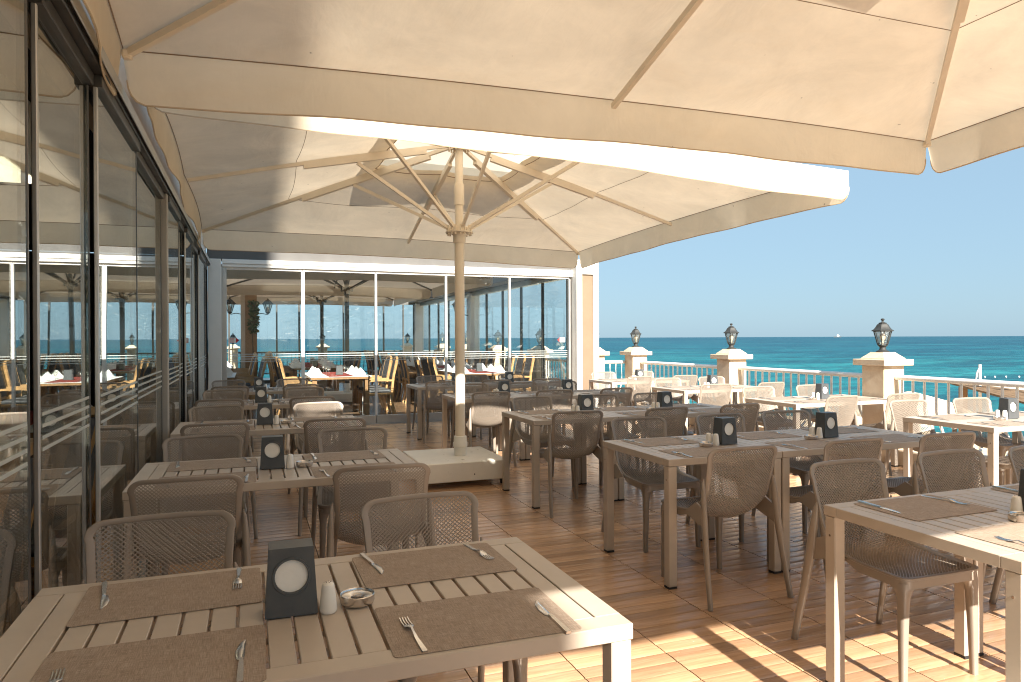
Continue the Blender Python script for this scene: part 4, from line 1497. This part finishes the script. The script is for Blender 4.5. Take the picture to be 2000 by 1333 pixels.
rt = random.Random(77)
def place_setting(cx, cy, side, where):
    """side -1: the diner sits towards the camera, +1: on the far side"""
    z = TH + 0.0004
    jx, jy, jr = rt.uniform(-0.008, 0.008), rt.uniform(-0.006, 0.006), R(rt.uniform(-1.2, 1.2))
    o = inst('placemat', MAT, None, (cx + jx, cy + jy, z), jr)
    tag(o, 'brown woven placemat, ' + where, 'placemat', 'brown woven placemats')
    rz = 0.0 if side < 0 else math.pi
    zz = z + 0.0017
    sx = 1 if side < 0 else -1
    mk_fork('fork', 'fork on the placemat, ' + where, 'fork', (cx - sx * 0.172 + rt.uniform(-.008, .008), cy + side * 0.045 + rt.uniform(-.015, .015), zz), rz + R(rt.uniform(-6, 6) + (6 if side < 0 else 3)), 'forks on the placemats')
    mk_knife('knife', 'knife on the placemat, ' + where, 'knife', (cx + sx * 0.178 + rt.uniform(-.008, .008), cy + side * 0.050 + rt.uniform(-.015, .015), zz), rz + R(rt.uniform(-7, 7) + 4), 'knives on the placemats')

def lay_table(kind, cx, cy, where, shakers, near_x, far_x, near=True, far=True, disp=None):
    """kind 'long' or 'square'; where is a phrase naming the table"""
    tm = T140 if kind == 'long' else T80
    adj = 'long' if kind == 'long' else 'square'
    table(tm, 'taupe slatted %s table, %s' % (adj, where) if kind == 'square' else 'taupe slatted table, ' + where, cx, cy)
    yf_, yb_ = cy - 0.235, cy + 0.215
    if kind == 'long':
        seats = ((-0.36, 'left'), (0.362, 'right'))
    else:
        seats = ((-0.06, 'only'),)
    for dx, nm in seats:
        if near:
            place_setting(cx + dx, yf_, -1, ('near %s seat of the %s' % (nm, where)) if kind == 'long' else 'near seat of the ' + where)
        if far:
            place_setting(cx + dx, yb_, 1, ('far %s seat of the %s' % (nm, where)) if kind == 'long' else 'far seat of the ' + where)
    dx = disp if disp is not None else (0.0 if kind == 'long' else 0.27)
    mk_disp('napkin_dispenser', 'dark napkin dispenser with round window on the ' + where, 'napkin dispenser', (cx + dx, cy - 0.02, TH + 0.0035), R(rt.uniform(-4, 4) + 2), 'dark napkin dispensers')
    if shakers == 1:
        mk_shaker('shaker', 'white ceramic shaker on the ' + where, 'shaker', (cx + dx + 0.088, cy - 0.062, TH + 0.0003), 0, 'white ceramic shakers')
        mk_ash('ashtray', 'round steel ashtray on the ' + where, 'ashtray', (cx + dx + 0.165, cy - 0.030, TH + 0.0003), 0, 'steel ashtrays')
    else:
        mk_shaker('shaker', 'white shaker next to the dispenser on the ' + where, 'shaker', (cx + dx - 0.095, cy - 0.055, TH + 0.0003), 0, 'white ceramic shakers')
        mk_shaker('shaker', 'white shaker farther from the dispenser on the ' + where, 'shaker', (cx + dx - 0.115, cy - 0.008, TH + 0.0003), 1, 'white ceramic shakers')
        mk_ash('ashtray', 'round steel ashtray on the ' + where, 'ashtray', (cx + dx - 0.185, cy - 0.075, TH + 0.0003), 0, 'steel ashtrays')
    hy = tm['hy']
    sides = {1: ('only',), 2: ('left', 'right')}
    for x, nm in zip(near_x, sides.get(len(near_x), ())):
        nm = '' if nm == 'only' else nm + ' '
        chair('chair seen from behind, near %sseat of the %s' % (nm, where), x, cy - hy - 0.018, 0.0)
    for x, nm in zip(far_x, sides.get(len(far_x), ())):
        nm = '' if nm == 'only' else nm + ' '
        chair('chair facing the camera, far %sseat of the %s' % (nm, where), x, cy + hy + 0.072, math.pi)

ords = ('nearest', 'second', 'third', 'fourth', 'farthest')
for k, cy in enumerate((1.90, 4.02, 6.09, 8.20, 10.27)):
    lay_table('long', 0.16, cy, ords[k] + ' table beside left glass wall', 1,
              () if k == 0 else (-0.27, 0.60), (-0.26, 0.62), disp=-0.065 if k == 0 else -0.05)
for k, cy in enumerate((1.88, 3.83, 5.86, 8.08, 10.2)):
    lay_table('square', 2.62, cy, ords[k] + ' small table of the middle row', 2, () if k == 0 else (2.50,), (2.68,))
    lay_table('long', 3.735, cy, ords[k] + ' long table of the middle row', 2, () if k == 0 else (3.30, 4.07), (3.40, 4.02))
for k, cy in enumerate((4.12, 6.18, 8.17, 10.12)):
    lay_table('long', 5.98, cy, ('nearest', 'second', 'third', 'farthest')[k] + ' table along the sea railing', 2,
              (5.58, 6.42), (5.72, 6.52))

# ================================================================== DINING ROOM FURNITURE
def wood_chair_meshes():
    w, m = 0.0, M['chair_wood']
    d = []
    for s in (-1, 1):
        l = MB(); l.tube([(s * 0.235, 0.23, 0.0), (s * 0.235, 0.225, 0.43), (s * 0.235, 0.215, 0.64)], [0.016, 0.020, 0.017], rect=True); d.append(('front_leg', l.mesh('front_leg', m)))
        b = MB(); b.tube([(s * 0.215, -0.285, 0.0), (s * 0.215, -0.215, 0.25), (s * 0.215, -0.205, 0.45), (s * 0.212, -0.235, 0.72), (s * 0.200, -0.300, 1.00), (s * 0.16, -0.315, 1.05)], [0.016, 0.02, 0.022, 0.02, 0.019, 0.017], rect=True); d.append(('back_post', b.mesh('back_post', m)))
        a = MB(); a.tube([(s * 0.236, 0.235, 0.655), (s * 0.245, 0.05, 0.67), (s * 0.222, -0.215, 0.66)], [0.020, 0.018, 0.016], rect=True, sx=1.2); d.append(('armrest', a.mesh('armrest', m)))
    t = MB(); t.tube([(-0.17, -0.314, 1.045), (-0.09, -0.322, 1.072), (0, -0.324, 1.08), (0.09, -0.322, 1.072), (0.17, -0.314, 1.045)], 0.020, rect=True)
    t.box(-0.20, 0.20, -0.225, -0.20, 0.50, 0.54)
    d.append(('top_rail', t.mesh('top_rail', m)))
    r_ = MB(); r_.box(-0.22, 0.22, -0.20, 0.235, 0.385, 0.430, 0.004); d.append(('seat_frame', r_.mesh('seat_frame', m)))
    c = MB(); c.box(-0.225, 0.225, -0.20, 0.245, 0.431, 0.487, 0.018); d.append(('seat_cushion', c.mesh('seat_cushion', M['cushion_grey'])))
    p = MB()
    p.loft([[(-0.19, y - 0.02, z), (0.19, y - 0.02, z), (0.18, y + 0.022, z), (-0.18, y + 0.022, z)] for y, z in ((-0.212, 0.545), (-0.235, 0.72), (-0.270, 0.88), (-0.306, 1.035))])
    d.append(('back_pad', p.mesh('back_pad', M['cushion_grey'])))
    return d
WM = wood_chair_meshes()
wchair0, wkids = None, None
def wchair(label, x, y, rz):
    global wchair0, wkids
    x += rc.uniform(-0.03, 0.03); y += rc.uniform(-0.03, 0.03); rz += R(rc.uniform(-5, 5))
    if wchair0 is None:
        wchair0 = thing('wooden_armchair', label, 'armchair', (x, y, 0), rz, 'wooden armchairs in the dining room')
        for nm, me in WM:
            inst(nm, me, wchair0)
        wkids = list(wchair0.children)
        return
    copy_tree(wchair0, (x, y, 0), rz, label, wkids)

def napkin_mesh():
    n = MB()
    n.add([(-0.095, -0.075, 0), (0.095, -0.075, 0), (0.095, 0.075, 0), (-0.095, 0.075, 0), (-0.010, -0.02, 0.135), (0.010, 0.02, 0.135)],
          [(0, 1, 4), (1, 5, 4), (1, 2, 5), (2, 3, 5), (3, 4, 5), (3, 0, 4), (3, 2, 1, 0)])
    return n.mesh('folded_napkin', M['white_cloth'])
NAP = napkin_mesh()
gl = MB(); gl.lathe([(0.030, 0.0), (0.030, 0.002), (0.004, 0.006), (0.004, 0.07), (0.022, 0.085), (0.034, 0.115), (0.032, 0.155)], n=14, cap=False)
GLM = gl.mesh('wine_glass', M['glass_lens'], 50)

def dining_table(x, y, L, where, glasses=True):
    t = thing('dining_table', 'wooden dining table under white cloth, ' + where, 'dining table', (x, y, 0), 0, 'dining room tables')
    W = 1.06
    box_obj('tabletop', M['table_wood'], -W / 2, W / 2, -L / 2, L / 2, 0.705, 0.745, t, 0.004)
    for sx in (-1, 1):
        for sy in (-1, 1):
            box_obj('leg', M['table_wood'], sx * (W / 2 - 0.07) - 0.04, sx * (W / 2 - 0.07) + 0.04, sy * (L / 2 - 0.07) - 0.04, sy * (L / 2 - 0.07) + 0.04, 0, 0.704, t, 0.004)
    c = MB(); c.box(-W / 2 - 0.012, W / 2 + 0.012, -L / 2 - 0.012, L / 2 + 0.012, 0.7465, 0.757, 0.003)
    o = c.obj('tablecloth', M['white_cloth']); o.location = (x, y, 0)
    tag(o, 'pale cloth on the dining table, ' + where, 'tablecloth', 'dining room tablecloths')
    r_ = MB(); r_.box(-0.22, 0.22, -L / 2 - 0.016, L / 2 + 0.016, 0.7585, 0.762)
    o = r_.obj('table_runner', M['red_cloth']); o.location = (x, y, 0)
    tag(o, 'red runner along the dining table, ' + where, 'table runner', 'dining room table runners')
    for sx, sn in ((-1, 'left'), (1, 'right')):
        for sy, dn in ((-1.45, 'near'), (0.0, 'middle'), (1.45, 'far')):
            o = inst('folded_napkin', NAP, None, (x + sx * 0.38, y + sy * 0.40, 0.7635), R(rc.uniform(-15, 15) + 45 * (sx > 0)))
            tag(o, 'white folded napkin, %s %s corner of dining table %s' % (dn, sn, where), 'napkin', 'folded napkins')
            if glasses:
                o = inst('wine_glass', GLM, None, (x + sx * 0.17, y + sy * 0.36 + 0.08, 0.7635))
                tag(o, 'wine glass, %s %s setting of dining table %s' % (dn, sn, where), 'wine glass', 'wine glasses')
            wchair('wooden armchair, %s %s side of dining table %s' % (dn, sn, where), x + sx * 0.74, y + sy * 0.40, R(90) if sx > 0 else R(-90))
    d = mk_disp('napkin_dispenser', 'dark napkin dispenser on dining table ' + where, 'napkin dispenser', (x + 0.03, y - 0.30, 0.7655), math.pi, 'dining room dispensers')
for x, y, wh, g in ((1.53, 13.75, 'just behind the far glass', True), (1.45, 17.95, 'behind the nearer indoor parasol', False), (1.55, 20.05, 'by the back indoor parasol', False),
                    (4.30, 13.85, 'at right behind the far glass', True), (4.25, 16.05, 'second of the right column', False), (4.25, 18.25, 'third of the right column', False), (4.25, 20.45, 'fourth of the right column', False),
                    (-0.80, 14.4, 'at left behind the corner post', False), (-0.95, 16.6, 'second of the left column', False), (-0.95, 18.7, 'third of the left column', False)):
    dining_table(x, y, 1.78, wh, g)
# restaurant interior seen through the left glass
for x, y, wh in ((-1.75, 2.2, 'nearest behind the left glass'), (-1.85, 4.6, 'second behind the left glass'), (-1.85, 7.0, 'third behind the left glass')):
    dining_table(x, y, 1.72, wh, False)

# ================================================================== BEYOND THE RAILING
pg = thing('beach_pergola', 'brown slatted sunshade roof on the beach beyond the railing', 'sunshade', (16.6, 9.4, -0.28), R(-8))
for sx in (-2.2, 0.0, 2.2):
    for sy in (-1.3, 1.3):
        zt = 0.45 - (sx + 2.2) * 0.12
        box_obj('post', M['table_wood'], sx - 0.06, sx + 0.06, sy - 0.06, sy + 0.06, -2.9, zt - 0.06 + 0.16 * sy, pg)
for k in range(26):
    xx = -2.5 + k * 0.2
    zz = 0.45 - (xx + 2.2) * 0.12
    sl_ = MB()
    e_ = 0.012 * (k % 3)
    sl_.loft([[(xx, -1.7, zz - 0.30 + e_), (xx + 0.185, -1.7, zz - 0.31 + e_), (xx + 0.185, -1.7, zz - 0.27 + e_), (xx, -1.7, zz - 0.26 + e_)], [(xx, 1.7, zz + 0.24 + e_), (xx + 0.185, 1.7, zz + 0.23 + e_), (xx + 0.185, 1.7, zz + 0.27 + e_), (xx, 1.7, zz + 0.28 + e_)]])
    sl_.obj('roof_slat', M['thatch'], pg)
for sy in (-0.9, 0.9):
    w = MB(); w.tube([(-2.4, sy, 0.58 + 0.16 * sy), (2.5, sy, -0.01 + 0.16 * sy)], 0.03, 8)
    w.obj('white_pole', M['rail_paint'], pg, 50)
def beach_parasol(x, y, z, label, col):
    t = thing('beach_parasol', label, 'beach parasol', (x, y, -2.75), 0, 'beach parasols')
    c = MB()
    rings = []
    for r_, h in ((1.25, 0), (1.20, 0.10), (0.7, 0.34), (0.05, 0.52)):
        rings.append([(r_ * math.cos(2 * math.pi * j / 16) * (1 - 0.04 * (j % 2)), r_ * math.sin(2 * math.pi * j / 16) * (1 - 0.04 * (j % 2)), z + 2.75 + h) for j in range(16)])
    c.loft(rings, cap=False)
    c.obj('canopy', M[col], t, 60)
    p = MB(); p.tube([(0, 0, 0), (0, 0, z + 2.75 + 0.5)], 0.025, 8)
    p.obj('pole', M['table_wood'], t, 50)
beach_parasol(13.4, 11.3, -0.28, 'cream beach parasol beyond the railing, left of the brown sunshade', 'canvas')
beach_parasol(16.5, 14.8, -0.95, 'second cream beach parasol, lower behind the brown sunshade', 'canvas')
ms = thing('flagpole', 'white pole with furled flag standing on the beach beyond the railing', 'flagpole', (14.75, 10.7, -2.8))
m_ = MB(); m_.tube([(0, 0, 0), (-0.03, 0, 3.62)], [0.036, 0.03], 10); m_.obj('pole', M['rail_paint'], ms, 50)
m_ = MB(); m_.tube([(-0.03, 0, 3.58), (-0.12, 0, 3.45), (-0.15, 0, 3.25), (-0.12, 0, 3.05)], [0.012, 0.02, 0.018, 0.006], 6); m_.obj('flag', M['white_cloth'], ms, 60)
by = MB(); by.lathe([(0.02, -0.14), (0.09, -0.05), (0.10, 0.06), (0.05, 0.12), (0.02, 0.13)], n=10)
BUOY = by.mesh('buoy', M['buoy_white'], 60)
for k in range(16):
    o = inst('buoy', BUOY, None, (82 + 1.3 * k, 59 - 0.6 * k + 0.5 * math.sin(k * 0.7), -3.45))
    tag(o, 'small white buoy in the line of buoys off the beach', 'buoy', 'line of white buoys')
sp = thing('cargo_ship', 'tiny white ship on the horizon beside the biggest lantern', 'ship', (4330, 4300, -3.5), R(-45))
q = MB(); q.loft([[(-26, -4, 0), (24, -4, 0), (24, 4, 0), (-26, 4, 0)], [(-27, -5, 6), (28, -5, 6), (28, 5, 6), (-27, 5, 6)]]); q.obj('hull', M['fascia_grey'], sp)
q = MB(); q.box(-4, 12, -4, 4, 6.02, 17); q.box(0, 5, -2, 2, 17.01, 24); q.obj('superstructure', M['alu_white'], sp)

# a line of pines behind the camera, mirrored faintly in the far glass
def pine(x, y, h, seed, label):
    r_ = random.Random(seed)
    t = thing('pine_tree', label, 'tree', (x, y, -0.3), r_.uniform(0, 6), 'pines behind the camera')
    k = MB(); k.tube([(0, 0, 0), (0.1, 0.05, h * 0.5), (0, 0, h * 0.95)], [0.22, 0.15, 0.04], 8); k.obj('trunk', M['bark'], t, 60)
    c = MB()
    for _ in range(900):
        f = r_.random() ** 0.8
        rad = (1 - f) * h * 0.24 * r_.uniform(0.2, 1.0) + 0.1
        a = r_.uniform(0, 6.283)
        p = Vector((rad * math.cos(a), rad * math.sin(a), h * (0.25 + 0.75 * f) - rad * 0.25))
        d_ = Vector((math.cos(a) + r_.uniform(-.5, .5), math.sin(a) + r_.uniform(-.5, .5), r_.uniform(-0.6, 0.3))).normalized() * r_.uniform(0.25, 0.5)
        s_ = d_.cross(Vector((r_.uniform(-1, 1), r_.uniform(-1, 1), 1))).normalized() * 0.10
        c.add([p - d_, p + s_, p + d_, p - s_], [(0, 1, 2, 3)])
    c.obj('crown', M['leaf'], t)
for k, (x, y, h) in enumerate(((3.5, -24, 8.0), (7.5, -27, 10.5), (11.5, -25, 8.5), (16, -28, 11), (21, -26, 9))):
    pine(x, y, h, 100 + k, ('first', 'second', 'third', 'fourth', 'fifth')[k] + ' dark pine from the hotel, standing behind the camera')
